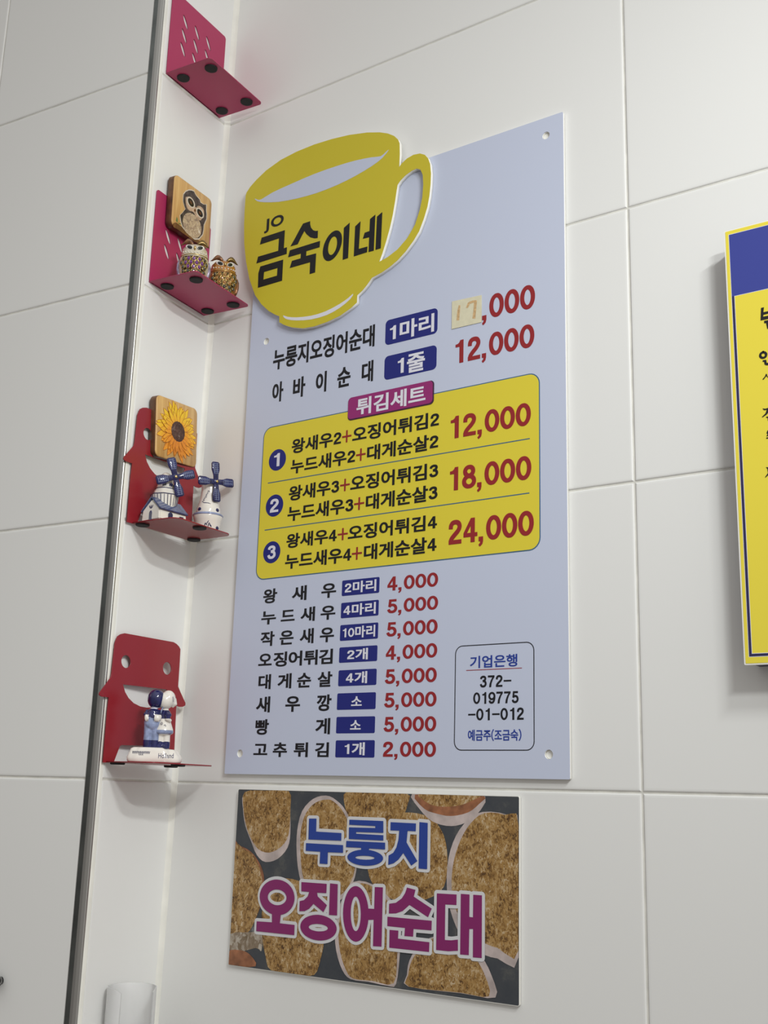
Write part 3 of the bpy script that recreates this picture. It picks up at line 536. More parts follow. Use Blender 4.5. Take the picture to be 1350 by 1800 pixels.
FOOD = [('rim', [(112.6, -11.9), (109.8, -16.5), (110.5, -22.4), (112.0, -28.6), (113.1, -34.9), (114.9, -41.5), (117.2, -47.7), (120.0, -53.2), (123.3, -58.5), (126.7, -63.7), (130.0, -69.2), (133.4, -74.8), (137.2, -79.4), (141.2, -82.7), (145.6, -85.1), (150.5, -86.2), (156.3, -85.8), (162.6, -84.3), (168.4, -81.8), (173.6, -78.3), (178.3, -74.0), (181.9, -69.2), (183.9, -64.5), (184.8, -59.4), (185.1, -53.2), (184.8, -44.8), (183.9, -35.2), (182.8, -26.6), (182.6, -19.2), (182.3, -12.8), (178.8, -8.3), (169.7, -6.8), (157.3, -6.8), (145.0, -7.4), (132.9, -8.0), (121.0, -9.3)]), ('rice', [(113.2, -9.7), (110.5, -14.8), (111.3, -21.7), (112.7, -28.6), (113.9, -34.7), (115.7, -40.6), (117.9, -46.3), (120.4, -51.5), (123.2, -56.4), (126.5, -60.9), (130.1, -65.4), (134.0, -69.4), (138.5, -72.6), (143.7, -74.7), (149.5, -75.8), (155.3, -75.8), (161.4, -74.3), (167.5, -71.7), (172.9, -68.3), (177.1, -64.7), (180.4, -60.5), (182.7, -54.6), (183.8, -46.0), (183.9, -35.8), (183.5, -26.5), (183.7, -18.7), (183.4, -11.9), (179.8, -7.2), (170.4, -6.8), (157.6, -6.8), (145.0, -7.4), (133.0, -7.4), (121.4, -7.6)]), ('rice', [(261.5, -6.8), (258.2, -9.6), (258.9, -15.8), (260.5, -21.8), (262.0, -26.9), (264.3, -31.8), (267.8, -35.8), (272.8, -38.6), (278.9, -40.6), (286.2, -41.5), (295.3, -41.2), (305.6, -39.8), (315.1, -38.0), (323.4, -35.7), (331.0, -33.0), (336.9, -29.7), (340.4, -25.8), (342.3, -21.3), (343.4, -17.0), (345.2, -12.8), (346.2, -8.7), (342.4, -6.8), (330.6, -6.8), (313.8, -6.8), (297.8, -6.8), (283.8, -6.8), (270.7, -6.8)]), ('rice', [(299.2, -41.1), (296.1, -49.2), (294.5, -59.3), (293.8, -69.0), (293.5, -77.9), (294.1, -86.4), (296.4, -93.9), (301.0, -100.3), (307.3, -105.7), (314.4, -110.0), (322.1, -113.0), (330.5, -114.8), (339.4, -115.5), (349.5, -115.1), (360.1, -113.6), (369.6, -111.0), (377.7, -107.7), (384.8, -103.5), (390.0, -97.8), (392.8, -89.9), (393.9, -80.5), (393.9, -71.3), (393.3, -62.9), (391.8, -54.8), (389.1, -47.5), (385.2, -41.0), (380.1, -35.4), (373.8, -31.0), (365.5, -28.0), (355.8, -26.3), (346.1, -25.7), (336.4, -26.2), (326.7, -27.9), (318.0, -30.3), (310.5, -32.8), (304.1, -36.0)]), ('rim', [(233.9, -10.9), (228.0, -11.3), (221.7, -12.6), (215.7, -15.0), (210.1, -18.6), (204.9, -23.2), (200.7, -28.7), (197.8, -35.2), (196.0, -42.6), (194.9, -50.1), (194.5, -57.9), (194.8, -65.9), (195.6, -73.8), (196.7, -81.7), (198.3, -89.6), (200.5, -97.0), (203.3, -104.3), (206.7, -111.1), (211.0, -117.0), (216.6, -122.1), (223.1, -126.3), (230.5, -128.4), (239.1, -127.8), (248.5, -125.3), (256.9, -121.4), (263.7, -116.2), (269.5, -109.7), (274.1, -102.7), (277.2, -95.7), (279.0, -88.1), (279.6, -79.8), (279.2, -70.0), (277.6, -59.4), (275.1, -49.6), (271.5, -41.1), (267.1, -33.4), (262.4, -26.9), (257.9, -22.0), (253.2, -18.4), (248.4, -15.6), (243.8, -13.2), (239.0, -11.6)]), ('rice', [(236.5, -15.1), (231.2, -15.5), (225.1, -16.7), (219.4, -18.9), (214.4, -22.1), (209.9, -26.3), (206.1, -31.2), (203.3, -36.8), (201.4, -43.1), (200.2, -49.9), (199.8, -57.5), (200.1, -65.5), (200.9, -73.6), (201.9, -81.6), (203.3, -89.5), (205.4, -96.8), (208.2, -103.3), (211.7, -109.2), (216.0, -114.1), (221.2, -118.3), (227.1, -121.6), (233.6, -123.1), (241.1, -122.3), (249.3, -119.9), (256.6, -116.4), (262.8, -111.9), (268.2, -106.4), (272.3, -100.3), (275.2, -94.2), (276.9, -87.6), (277.3, -79.9), (276.5, -70.3), (274.5, -59.5), (271.8, -49.7), (268.1, -41.5), (263.6, -34.3), (259.2, -28.3), (255.0, -23.8), (250.8, -20.6), (246.9, -18.2), (243.5, -16.4), (240.4, -15.3)]), ('rim', [(348.7, -6.8), (347.3, -10.0), (352.5, -16.1), (358.3, -21.6), (363.0, -26.1), (368.3, -30.2), (373.8, -33.4), (379.7, -35.6), (385.8, -37.0), (391.8, -37.7), (397.7, -37.8), (403.6, -37.2), (409.4, -35.8), (415.4, -33.8), (421.4, -30.9), (426.7, -26.9), (432.8, -20.5), (438.2, -13.0), (437.9, -7.3), (428.6, -6.8), (413.3, -6.8), (397.2, -6.8), (379.6, -6.8), (361.0, -6.8)]), ('pink', [(352.4, -7.3), (352.1, -11.5), (358.1, -17.0), (364.4, -21.4), (369.2, -23.7), (374.3, -24.9), (379.7, -25.9), (385.4, -26.9), (391.3, -27.7), (397.6, -27.8), (404.5, -27.0), (411.7, -25.5), (418.0, -23.5), (423.1, -20.9), (427.4, -17.7), (430.9, -14.7), (434.9, -11.8), (438.2, -9.1), (436.5, -6.9), (427.0, -6.8), (412.4, -6.8), (397.2, -6.8), (380.7, -6.8), (363.5, -6.8)]), ('rice', [(356.4, -6.8), (356.8, -8.9), (363.4, -13.0), (370.4, -16.3), (376.1, -17.9), (382.1, -18.6), (388.5, -18.8), (395.3, -18.5), (402.4, -17.7), (409.2, -16.5), (415.6, -14.6), (421.6, -12.2), (426.5, -10.0), (431.2, -8.2), (434.8, -6.8), (433.6, -6.8), (424.9, -6.8), (411.3, -6.8), (397.2, -6.8), (382.0, -6.8), (366.2, -6.8)]), ('rim', [(435.2, -22.5), (428.6, -24.2), (423.2, -27.0), (418.1, -30.7), (412.9, -35.3), (408.0, -40.8), (403.8, -46.9), (400.3, -53.7), (397.4, -61.2), (395.3, -68.9), (394.0, -76.7), (393.4, -84.6), (393.4, -92.8), (394.0, -101.3), (395.3, -109.9), (397.7, -118.5), (401.2, -127.1), (405.7, -135.7), (411.0, -142.9), (417.0, -148.5), (423.8, -152.7), (430.8, -156.0), (437.9, -158.3), (445.2, -159.7), (452.9, -160.2), (462.0, -164.0), (471.4, -166.9), (476.0, -157.1), (476.0, -122.4), (476.0, -74.0), (476.0, -36.9), (474.6, -24.1), (469.7, -23.7), (463.3, -24.5), (454.6, -22.7), (444.3, -22.0)]), ('rice', [(436.7, -23.7), (430.7, -26.1), (425.6, -29.9), (421.0, -34.2), (416.8, -39.0), (413.0, -44.4), (409.6, -50.3), (406.6, -56.8), (403.9, -63.8), (401.8, -70.9), (400.3, -78.1), (399.5, -85.3), (399.2, -92.5), (399.5, -99.5), (400.5, -106.5), (402.5, -113.4), (405.8, -120.4), (410.1, -127.3), (415.1, -133.4), (420.8, -138.3), (427.1, -142.3), (433.5, -145.5), (439.7, -147.9), (445.9, -149.5), (452.9, -150.6), (461.8, -155.1), (471.3, -159.1), (476.0, -150.5), (476.0, -117.1), (476.0, -70.2), (476.0, -34.6), (473.7, -22.8), (467.5, -23.2), (460.6, -24.6), (452.8, -23.2), (444.3, -22.8)]), ('pink', [(103.6, -73.0), (103.6, -64.7), (106.1, -67.1), (110.3, -70.4), (115.6, -71.4), (121.8, -73.2), (127.6, -75.8), (132.7, -79.0), (137.3, -82.9), (141.4, -87.2), (144.9, -91.8), (147.9, -96.9), (149.8, -102.7), (150.7, -109.3), (150.5, -116.5), (149.5, -123.8), (147.7, -131.1), (145.0, -138.5), (142.0, -145.3), (138.9, -151.6), (135.4, -157.3), (130.4, -161.9), (122.2, -168.8), (112.4, -174.7), (105.0, -169.3), (103.6, -141.8), (103.6, -102.4)]), ('rice', [(103.6, -74.3), (105.4, -66.9), (110.7, -69.9), (116.2, -73.6), (121.5, -74.9), (126.8, -76.9), (131.6, -79.6), (135.6, -83.3), (138.9, -87.8), (141.8, -92.5), (144.3, -97.3), (146.4, -102.4), (147.7, -108.1), (148.2, -114.8), (147.9, -122.1), (147.0, -129.2), (145.4, -135.7), (143.1, -142.0), (140.3, -148.1), (137.3, -154.3), (133.7, -160.3), (128.7, -164.7), (120.7, -170.1), (111.1, -173.9), (104.1, -167.3), (103.6, -140.3), (103.6, -102.4)]), ('grease', [(104.1, -167.3), (113.4, -164.7), (126.7, -163.8), (137.8, -162.6), (144.4, -159.0), (148.8, -155.1), (151.7, -155.0), (153.1, -162.1), (152.9, -173.0), (151.8, -180.8), (150.4, -181.9), (148.0, -179.9), (142.6, -179.0), (131.4, -182.2), (117.1, -186.5), (106.5, -187.6), (103.6, -182.4), (103.6, -174.0)]), ('pink', [(103.6, -186.8), (105.0, -184.7), (111.1, -183.7), (117.3, -183.5), (123.1, -183.6), (129.0, -184.4), (134.0, -186.3), (139.8, -190.0), (144.7, -194.6), (144.0, -198.2), (132.5, -200.2), (115.0, -200.2), (103.6, -200.2), (103.6, -196.8), (103.6, -191.2)]), ('rice', [(162.8, -107.1), (157.5, -114.6), (153.2, -124.5), (150.3, -134.2), (149.1, -143.0), (149.3, -151.7), (150.3, -160.3), (152.1, -169.1), (154.6, -177.8), (157.5, -185.4), (159.6, -191.8), (162.0, -197.2), (167.4, -200.2), (178.2, -200.2), (191.8, -200.2), (203.9, -200.2), (213.3, -200.2), (221.3, -200.2), (227.5, -198.5), (231.3, -194.5), (233.4, -189.1), (235.0, -182.9), (237.0, -176.2), (238.6, -168.8), (238.9, -160.3), (237.5, -150.0), (234.7, -138.6), (230.5, -128.4), (224.3, -119.8), (216.7, -112.4), (208.7, -106.9), (200.6, -103.6), (192.0, -102.2), (183.9, -101.9), (176.3, -102.1), (169.1, -103.4)]), ('rim', [(275.6, -100.1), (269.4, -105.4), (264.3, -113.0), (260.2, -121.2), (256.8, -129.4), (254.4, -138.1), (253.1, -146.6), (253.1, -155.1), (254.2, -163.4), (255.9, -171.1), (258.4, -178.1), (261.6, -184.6), (265.0, -189.8), (268.3, -193.5), (271.9, -196.1), (276.6, -197.7), (283.2, -198.3), (290.8, -198.0), (298.8, -197.8), (307.5, -198.3), (316.4, -198.9), (323.7, -199.1), (328.5, -199.4), (331.8, -199.3), (334.3, -196.3), (336.1, -188.9), (337.2, -178.6), (338.0, -168.2), (338.9, -158.5), (339.4, -148.8), (338.6, -139.6), (336.2, -131.2), (332.4, -123.4), (327.1, -116.4), (319.6, -110.2), (310.6, -104.8), (301.4, -101.0), (292.5, -98.8), (283.5, -98.3)]), ('rice', [(280.6, -102.3), (274.7, -107.6), (269.5, -115.3), (265.2, -123.3), (261.8, -130.8), (259.4, -138.4), (258.0, -146.2), (258.0, -154.5), (259.1, -162.9), (260.8, -170.6), (263.3, -177.7), (266.5, -184.1), (269.8, -189.3), (272.5, -192.9), (275.3, -195.2), (279.8, -196.7), (287.1, -197.2), (296.0, -196.8), (305.0, -196.4), (314.6, -197.3), (324.2, -198.1), (331.2, -196.0), (334.2, -188.9), (334.7, -178.8), (334.9, -168.5), (335.8, -158.8), (336.4, -148.9), (335.6, -139.9), (333.1, -132.2), (329.2, -125.3), (324.1, -119.1), (317.4, -113.0), (309.4, -107.4), (301.5, -103.5), (294.2, -101.2), (287.1, -100.5)]), ('rim', [(382.1, -145.4), (374.4, -148.1), (367.6, -152.1), (361.7, -156.6), (356.9, -161.4), (353.0, -166.6), (350.2, -171.8), (348.5, -176.7), (347.8, -181.6), (347.5, -186.1), (345.5, -190.4), (343.9, -194.4), (349.4, -197.0), (366.8, -197.7), (390.7, -197.0), (411.7, -196.4), (428.1, -196.9), (442.0, -197.5), (450.9, -195.9), (452.8, -190.6), (449.9, -183.0), (446.2, -175.8), (443.0, -169.9), (438.9, -164.3), (433.7, -159.1), (427.1, -154.2), (419.4, -149.6), (411.0, -146.4), (401.6, -144.7), (391.4, -144.4)]), ('rice', [(382.2, -146.6), (375.5, -149.5), (369.8, -154.0), (364.7, -158.7), (360.2, -162.8), (356.2, -167.0), (353.1, -171.5), (351.0, -176.3), (349.7, -181.3), (349.0, -185.9), (346.7, -190.3), (345.0, -194.3), (350.3, -197.0), (367.7, -197.5), (391.5, -196.6), (411.7, -195.9), (425.8, -196.5), (436.8, -197.1), (443.6, -195.7), (444.9, -190.6), (442.3, -183.4), (438.8, -176.6), (435.5, -171.0), (431.5, -165.8), (426.7, -160.9), (421.3, -156.3), (415.2, -152.1), (408.2, -148.9), (399.8, -146.9), (390.5, -145.9)])]
NOTICE = [[(747.6, 444.5), (750.4, 444.5), (749.6, 439.7), (755.0, 439.7), (754.9, 437.4), (749.4, 437.2), (749.2, 435.3), (754.8, 435.2), (754.6, 432.1), (746.6, 432.1)], [(749.8, 430.9), (754.6, 430.8), (754.1, 421.8), (752.3, 422.5), (751.5, 428.5), (749.8, 428.6)], [(746.5, 392.3), (749.8, 392.2), (750.0, 389.1), (752.4, 388.8), (752.3, 386.5), (749.4, 386.9), (748.0, 388.1), (747.8, 390.6), (746.4, 391.0)], [(748.8, 378.6), (749.8, 378.0), (750.0, 376.0), (751.6, 374.5), (751.6, 373.2), (749.1, 376.3), (746.4, 373.3), (745.3, 373.8), (747.7, 376.2)], [(743.8, 345.7), (746.7, 344.9), (750.1, 345.5), (749.9, 341.6), (747.5, 339.3), (743.7, 337.1), (742.9, 337.6), (746.4, 340.4), (747.8, 343.8), (745.4, 343.7)], [(746.8, 337.1), (749.7, 337.1), (749.5, 333.2), (748.2, 333.4), (748.2, 335.8), (746.9, 336.3)], [(747.3, 323.8), (749.0, 324.1), (748.7, 318.7), (746.4, 318.5), (746.2, 319.0), (747.4, 320.2), (746.4, 321.6)], [(745.9, 317.3), (748.7, 317.3), (748.6, 316.0), (745.9, 316.3)], [(744.1, 289.4), (747.2, 289.0), (746.9, 282.5), (743.3, 279.8), (742.9, 280.2), (745.8, 283.8), (745.4, 287.8)]]
NOTICE_RING = [[(751.1, 397.1), (751.1, 397.7), (751.0, 398.2), (750.8, 398.8), (750.5, 399.3), (750.1, 399.8), (749.7, 400.2), (749.2, 400.6), (748.6, 400.8), (748.0, 401.0), (747.4, 401.1), (746.8, 401.1), (746.2, 401.0), (745.7, 400.8), (745.1, 400.6), (744.7, 400.2), (744.2, 399.8), (743.9, 399.3), (743.6, 398.8), (743.5, 398.2), (743.4, 397.7), (743.4, 397.1), (743.5, 396.5), (743.7, 395.9), (744.0, 395.4), (744.4, 394.9), (744.8, 394.5), (745.3, 394.2), (745.9, 393.9), (746.5, 393.7), (747.1, 393.7), (747.7, 393.7), (748.3, 393.8), (748.8, 393.9), (749.3, 394.2), (749.8, 394.5), (750.2, 395.0), (750.6, 395.4), (750.8, 396.0), (751.0, 396.5)], [(748.8, 397.2), (748.8, 397.5), (748.8, 397.8), (748.7, 398.0), (748.6, 398.2), (748.4, 398.5), (748.2, 398.6), (748.0, 398.8), (747.8, 398.9), (747.6, 399.0), (747.3, 399.0), (747.1, 399.0), (746.8, 399.0), (746.6, 398.9), (746.4, 398.8), (746.2, 398.7), (746.0, 398.5), (745.9, 398.3), (745.8, 398.0), (745.7, 397.8), (745.7, 397.5), (745.7, 397.2), (745.7, 397.0), (745.8, 396.7), (745.9, 396.5), (746.1, 396.3), (746.3, 396.1), (746.5, 395.9), (746.7, 395.8), (746.9, 395.7), (747.2, 395.7), (747.4, 395.7), (747.7, 395.7), (747.9, 395.8), (748.1, 395.9), (748.3, 396.1), (748.5, 396.3), (748.6, 396.5), (748.7, 396.7), (748.8, 397.0)]]
NOTICE_TICK = [(746.6, 401.5), (748.3, 401.4), (748.0, 399.8), (746.7, 400.1)]
FACE_OUT = [(140.9, 140.0), (139.8, 142.9), (134.7, 146.2), (128.1, 148.2), (40.6, 149.0), (34.7, 147.5), (29.6, 144.9), (26.7, 142.0), (26.2, 123.5), (26.1, 96.1), (20.5, 89.1), (9.9, 77.0), (10.1, 74.1), (14.8, 72.0), (20.9, 71.5), (26.8, 72.6), (26.3, 54.2), (24.0, 3.4), (146.3, -0.4), (146.1, 57.3), (145.5, 72.4), (157.0, 72.1), (161.4, 73.6), (161.1, 76.2), (152.2, 86.4), (145.0, 95.2), (144.1, 101.1), (142.9, 135.0)]
FACE_EYES = [[(114.1, 116.2), (114.6, 118.1), (115.6, 119.9), (117.1, 121.3), (118.9, 122.4), (120.9, 123.1), (123.0, 123.2), (125.1, 122.8), (126.9, 122.0), (128.4, 120.7), (129.5, 119.1), (130.1, 117.2), (130.1, 115.3), (129.6, 113.4), (128.6, 111.7), (127.2, 110.2), (125.4, 109.1), (123.3, 108.4), (121.2, 108.3), (119.2, 108.7), (117.3, 109.5), (115.8, 110.8), (114.7, 112.4), (114.1, 114.2)], [(41.0, 116.1), (41.5, 118.1), (42.5, 119.9), (43.9, 121.5), (45.7, 122.6), (47.7, 123.3), (49.7, 123.4), (51.7, 123.1), (53.6, 122.2), (55.0, 120.9), (56.1, 119.3), (56.7, 117.4), (56.7, 115.4), (56.2, 113.4), (55.2, 111.6), (53.8, 110.1), (52.1, 109.0), (50.1, 108.3), (48.0, 108.1), (46.0, 108.4), (44.2, 109.3), (42.7, 110.6), (41.6, 112.2), (41.0, 114.1)]]
FACE_MOUTH = [(124.1, 89.1), (46.4, 90.5), (46.7, 85.0), (50.7, 78.5), (58.2, 71.8), (68.7, 67.4), (79.4, 65.9), (91.9, 66.4), (103.6, 69.3), (112.9, 74.4), (119.6, 80.8)]
FACE_CUT = [(128.5, 1.1), (121.0, 18.8), (118.3, 20.3), (74.2, 21.8), (37.8, 22.3), (34.2, 20.4), (28.3, 4.7)]
OWL_SIL = [(95.4, 744.3), (95.3, 748.2), (91.3, 754.1), (85.3, 759.1), (79.9, 761.5), (74.4, 762.8), (72.7, 761.0), (69.1, 758.9), (62.2, 757.2), (59.9, 753.8), (53.2, 754.2), (47.5, 756.7), (47.2, 748.9), (45.6, 743.1), (45.4, 736.7), (50.1, 725.9), (50.2, 718.0), (51.4, 711.6), (58.2, 702.6), (67.2, 698.4), (76.8, 699.0), (84.4, 700.5), (93.1, 704.0), (96.4, 708.7), (98.4, 713.5), (99.2, 716.9), (95.2, 722.0), (91.2, 727.8), (89.6, 729.9), (92.8, 734.1), (95.2, 738.6)]
OWL_FACE1 = [(91.3, 745.1), (90.5, 747.0), (88.9, 748.1), (87.1, 749.2), (85.1, 750.3), (82.9, 751.3), (80.7, 751.7), (78.6, 751.5), (76.6, 750.7), (74.8, 749.5), (73.4, 747.6), (72.3, 745.3), (71.3, 743.5), (70.3, 742.6), (69.3, 742.2), (68.3, 742.4), (67.3, 743.5), (66.4, 745.2), (64.9, 746.7), (62.6, 747.6), (59.9, 748.2), (57.4, 748.5), (55.4, 748.2), (53.7, 747.5), (52.3, 746.4), (51.3, 744.8), (50.8, 742.8), (50.7, 740.6), (51.4, 738.4), (52.6, 736.1), (53.9, 733.9), (55.1, 731.8), (56.5, 729.9), (58.1, 728.5), (60.2, 728.0), (62.6, 728.1), (64.8, 728.5), (67.0, 729.5), (69.1, 730.9), (71.0, 732.0), (72.3, 732.7), (73.4, 733.2), (74.9, 733.3), (77.2, 732.8), (79.8, 731.9), (82.3, 731.6), (84.5, 732.1), (86.5, 733.2), (88.3, 735.0), (89.8, 738.1), (90.9, 741.9)]
OWL_BELLY = [(58.8, 704.3), (56.5, 707.3), (54.9, 710.7), (54.2, 714.2), (54.3, 717.7), (55.4, 721.0), (57.2, 724.0), (59.8, 726.6), (63.1, 728.5), (66.8, 729.8), (70.8, 730.4), (74.9, 730.3), (79.0, 729.4), (82.9, 727.8), (86.3, 725.7), (89.3, 723.0), (91.5, 720.0), (93.0, 716.7), (93.7, 713.2), (93.5, 709.8), (92.5, 706.6), (90.7, 703.6), (88.2, 701.1), (85.0, 699.2), (81.4, 697.8), (77.5, 697.2), (73.4, 697.2), (69.3, 698.0), (65.4, 699.5), (61.8, 701.6)]
OWL_EYES = [[(74.2, 745.8), (75.2, 747.0), (76.4, 748.0), (77.9, 748.8), (79.6, 749.3), (81.2, 749.4), (82.8, 749.1), (84.2, 748.5), (85.3, 747.7), (86.0, 746.6), (86.3, 745.3), (86.1, 744.0), (85.6, 742.7), (84.6, 741.5), (83.4, 740.5), (81.9, 739.7), (80.2, 739.3), (78.6, 739.1), (77.0, 739.4), (75.6, 739.9), (74.5, 740.8), (73.8, 741.9), (73.5, 743.2), (73.6, 744.5)], [(54.2, 740.0), (55.2, 741.1), (56.5, 742.1), (58.0, 742.8), (59.6, 743.2), (61.2, 743.2), (62.8, 743.0), (64.1, 742.4), (65.2, 741.6), (65.9, 740.5), (66.2, 739.3), (66.0, 738.1), (65.5, 736.8), (64.5, 735.7), (63.3, 734.8), (61.8, 734.1), (60.2, 733.7), (58.5, 733.6), (57.0, 733.9), (55.6, 734.4), (54.5, 735.3), (53.8, 736.3), (53.5, 737.5), (53.7, 738.8)]]
OWL_EYEW = [[(71.6, 746.7), (72.8, 748.3), (74.4, 749.6), (76.5, 750.5), (78.7, 751.0), (81.0, 751.1), (83.3, 750.6), (85.3, 749.8), (86.9, 748.5), (88.1, 747.0), (88.7, 745.3), (88.7, 743.5), (88.1, 741.8), (87.0, 740.2), (85.3, 739.0), (83.3, 738.0), (81.1, 737.5), (78.8, 737.4), (76.5, 737.8), (74.5, 738.7), (72.9, 739.9), (71.7, 741.4), (71.1, 743.2), (71.0, 745.0)], [(51.9, 740.7), (53.0, 742.2), (54.7, 743.5), (56.6, 744.4), (58.8, 744.9), (61.1, 745.0), (63.2, 744.6), (65.2, 743.8), (66.8, 742.6), (67.9, 741.2), (68.4, 739.5), (68.4, 737.8), (67.8, 736.2), (66.7, 734.6), (65.1, 733.4), (63.1, 732.5), (60.9, 732.0), (58.7, 731.9), (56.5, 732.3), (54.5, 733.1), (53.0, 734.2), (51.8, 735.7), (51.3, 737.3), (51.3, 739.0)]]
OWL_BEAK = [(73.0, 737.5), (69.9, 739.7), (68.2, 737.3), (69.9, 735.4), (72.8, 735.6)]
OWL_BRANCH = [(112.1, 698.0), (111.6, 699.2), (110.6, 700.5), (109.3, 701.5), (108.1, 702.3), (106.5, 702.9), (104.0, 703.1), (100.0, 703.0), (94.9, 702.6), (90.2, 702.2), (86.4, 701.9), (82.8, 701.6), (78.9, 701.2), (73.9, 700.8), (68.4, 700.4), (63.6, 700.1), (60.3, 699.7), (57.7, 699.5), (55.0, 699.6), (51.5, 700.6), (47.8, 702.1), (44.7, 703.1), (42.3, 703.4), (40.5, 703.3), (39.8, 702.8), (40.3, 701.9), (41.8, 700.7), (44.3, 699.4), (48.1, 698.0), (52.8, 696.5), (57.4, 695.3), (61.0, 694.5), (64.5, 694.1), (68.6, 693.9), (73.9, 694.1), (79.8, 694.5), (85.6, 694.8), (91.5, 695.0), (97.4, 695.2), (102.2, 695.2), (105.8, 695.0), (108.4, 694.7), (110.3, 694.8), (111.6, 695.6), (112.1, 696.8)]
OWL_LEAF = [[(107.0, 705.5), (105.5, 711.9), (103.3, 708.6), (103.7, 703.9)], [(102.9, 704.7), (97.9, 705.8), (95.6, 705.6), (99.5, 703.7)]]

# ------------------------------------------------------------------ the setting: tiled walls, steel corner trim, caulk
S_ = 0.302            # tile course
ZR = [j * S_ for j in range(-4, 6)]

def tile_wall(name, cells, f, mats):
    """cells: (a0,a1,z0,z1) tile rectangles; f(a, z, depth) -> point. Bevelled tiles over a grout bed, one mesh"""
    bm = bmesh.new(); g = 0.0011; bv = 0.0016
    for a0, a1, z0, z1 in cells:
        lo = [(a0 + g, z0 + g), (a1 - g, z0 + g), (a1 - g, z1 - g), (a0 + g, z1 - g)]
        rings = []
        for ins, dep in ((0, -0.004), (0, -0.0012), (bv * .25, -0.0005), (bv * .8, -0.00012), (bv * 1.8, 0.0)):
            q = [(a0 + g + ins, z0 + g + ins), (a1 - g - ins, z0 + g + ins), (a1 - g - ins, z1 - g - ins), (a0 + g + ins, z1 - g - ins)]
            rings.append([bm.verts.new(f(a, z, dep)) for a, z in q])
        for A, B in zip(rings, rings[1:]):
            for k in range(4): bm.faces.new((A[k], A[(k + 1) % 4], B[(k + 1) % 4], B[k]))
        bm.faces.new(rings[-1])
        fc = bm.faces.new([bm.verts.new(f(a, z, -0.0014)) for a, z in ((a0, z0), (a1, z0), (a1, z1), (a0, z1))]); fc.material_index = 1
    me = bm_mesh(name, bm, mats)
    o = add(name, me); o['kind'] = 'structure'; o['label'] = name.replace('_', ' ')
    return o

def back_f(a, z, d): return Vector((a, -d, z))
XB = [-0.0295, 0.6045, 1.2065, 1.8085, 2.41]
tile_wall('wall_back', [(x0, x1, z0, z1) for x0, x1 in zip(XB, XB[1:]) for z0, z1 in zip(ZR, ZR[1:])], back_f, [M['tile'], M['grout']])

def side_f(a, z, d):
    o, e_, n_ = side_frame(z); return o + e_ * a + n_ * d
tile_wall('wall_side', [(0.0005, 0.1405, z0, z1) for z0, z1 in zip(ZR, ZR[1:])], side_f, [M['tile'], M['grout']])

PD = Vector((1, 0.1003, 0)).normalized(); PN = Vector((0.1003, -1, 0)).normalized(); P0 = Vector((0.0197, -0.148, 0))
def pil_f(a, z, d): return P0 + PD * a + PN * d + Vector((0, 0, z))
PB = [-1.2085, -0.9065, -0.6045, -0.3025, -0.0150]
tile_wall('wall_front', [(x0, x1, z0, z1) for x0, x1 in zip(PB, PB[1:]) for z0, z1 in zip(ZR, ZR[1:])], pil_f, [M['tile'], M['grout']])

def prism(name, prof, m, z0=-1.2, z1=1.5, lean=None):
    """a profile in plan carried up the wall; lean(z) shifts it"""
    bm = bmesh.new(); rings = []
    for z in (z0, 0.0, 0.5, 1.0, z1):
        sh = lean(z) if lean else Vector()
        rings.append([bm.verts.new(Vector((x, y, z)) + sh) for x, y in prof])
    n_ = len(prof)
    for A, B in zip(rings, rings[1:]):
        for k in range(n_):
            f = bm.faces.new((A[k], A[(k + 1) % n_], B[(k + 1) % n_], B[k]))
            f.material_index = k if isinstance(m, list) and k < len(m) else 0
    bm.faces.new(rings[0]); bm.faces.new(rings[-1])
    me = bm_mesh(name, bm, m); o = add(name, me); o['kind'] = 'structure'
    return o
# steel corner strip: front face, rounded nose, side face
def pf(a, d): q = P0 + PD * a + PN * d; return (q.x, q.y)
prof = [pf(-0.0158, -0.002), pf(-0.0158, 0.0006), pf(-0.0154, 0.0010), pf(-0.0082, 0.0010), (0.0150, -0.1489), (0.0184, -0.1470), (0.0189, -0.1462), (0.0190, -0.1435)]
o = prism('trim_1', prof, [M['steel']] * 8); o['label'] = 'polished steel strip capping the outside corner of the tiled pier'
o.data.materials.clear(); o.data.materials.append(M['steel']); o.data.materials.append(M['steel_refl'])
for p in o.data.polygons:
    p.material_index = 1 if p.normal.y < -0.975 else 0  # front faces get the steel with the dark reflection painted in
# caulk: bead between the strip and the side tiles, fillet in the inner corner
bm = bmesh.new()
o = prism('trim_2', [(0.0180, -0.1445), (0.0190, -0.1445), (0.0192, -0.1420), (0.0188, -0.1385), (0.0176, -0.1380)], M['caulk'])
fil = [(0.0005, -0.0062), (0.0013, -0.0044), (0.0023, -0.0031), (0.0035, -0.0020), (0.0048, -0.0011), (0.0062, -0.0004), (0.0062, 0.001), (-0.0015, 0.001), (-0.0015, -0.0062)]
o = prism('trim_3', fil, M['caulk'], lean=lambda z: Vector((0.0147 * (z - 0.5), 0, 0)))
autosmooth(o.data, 50)

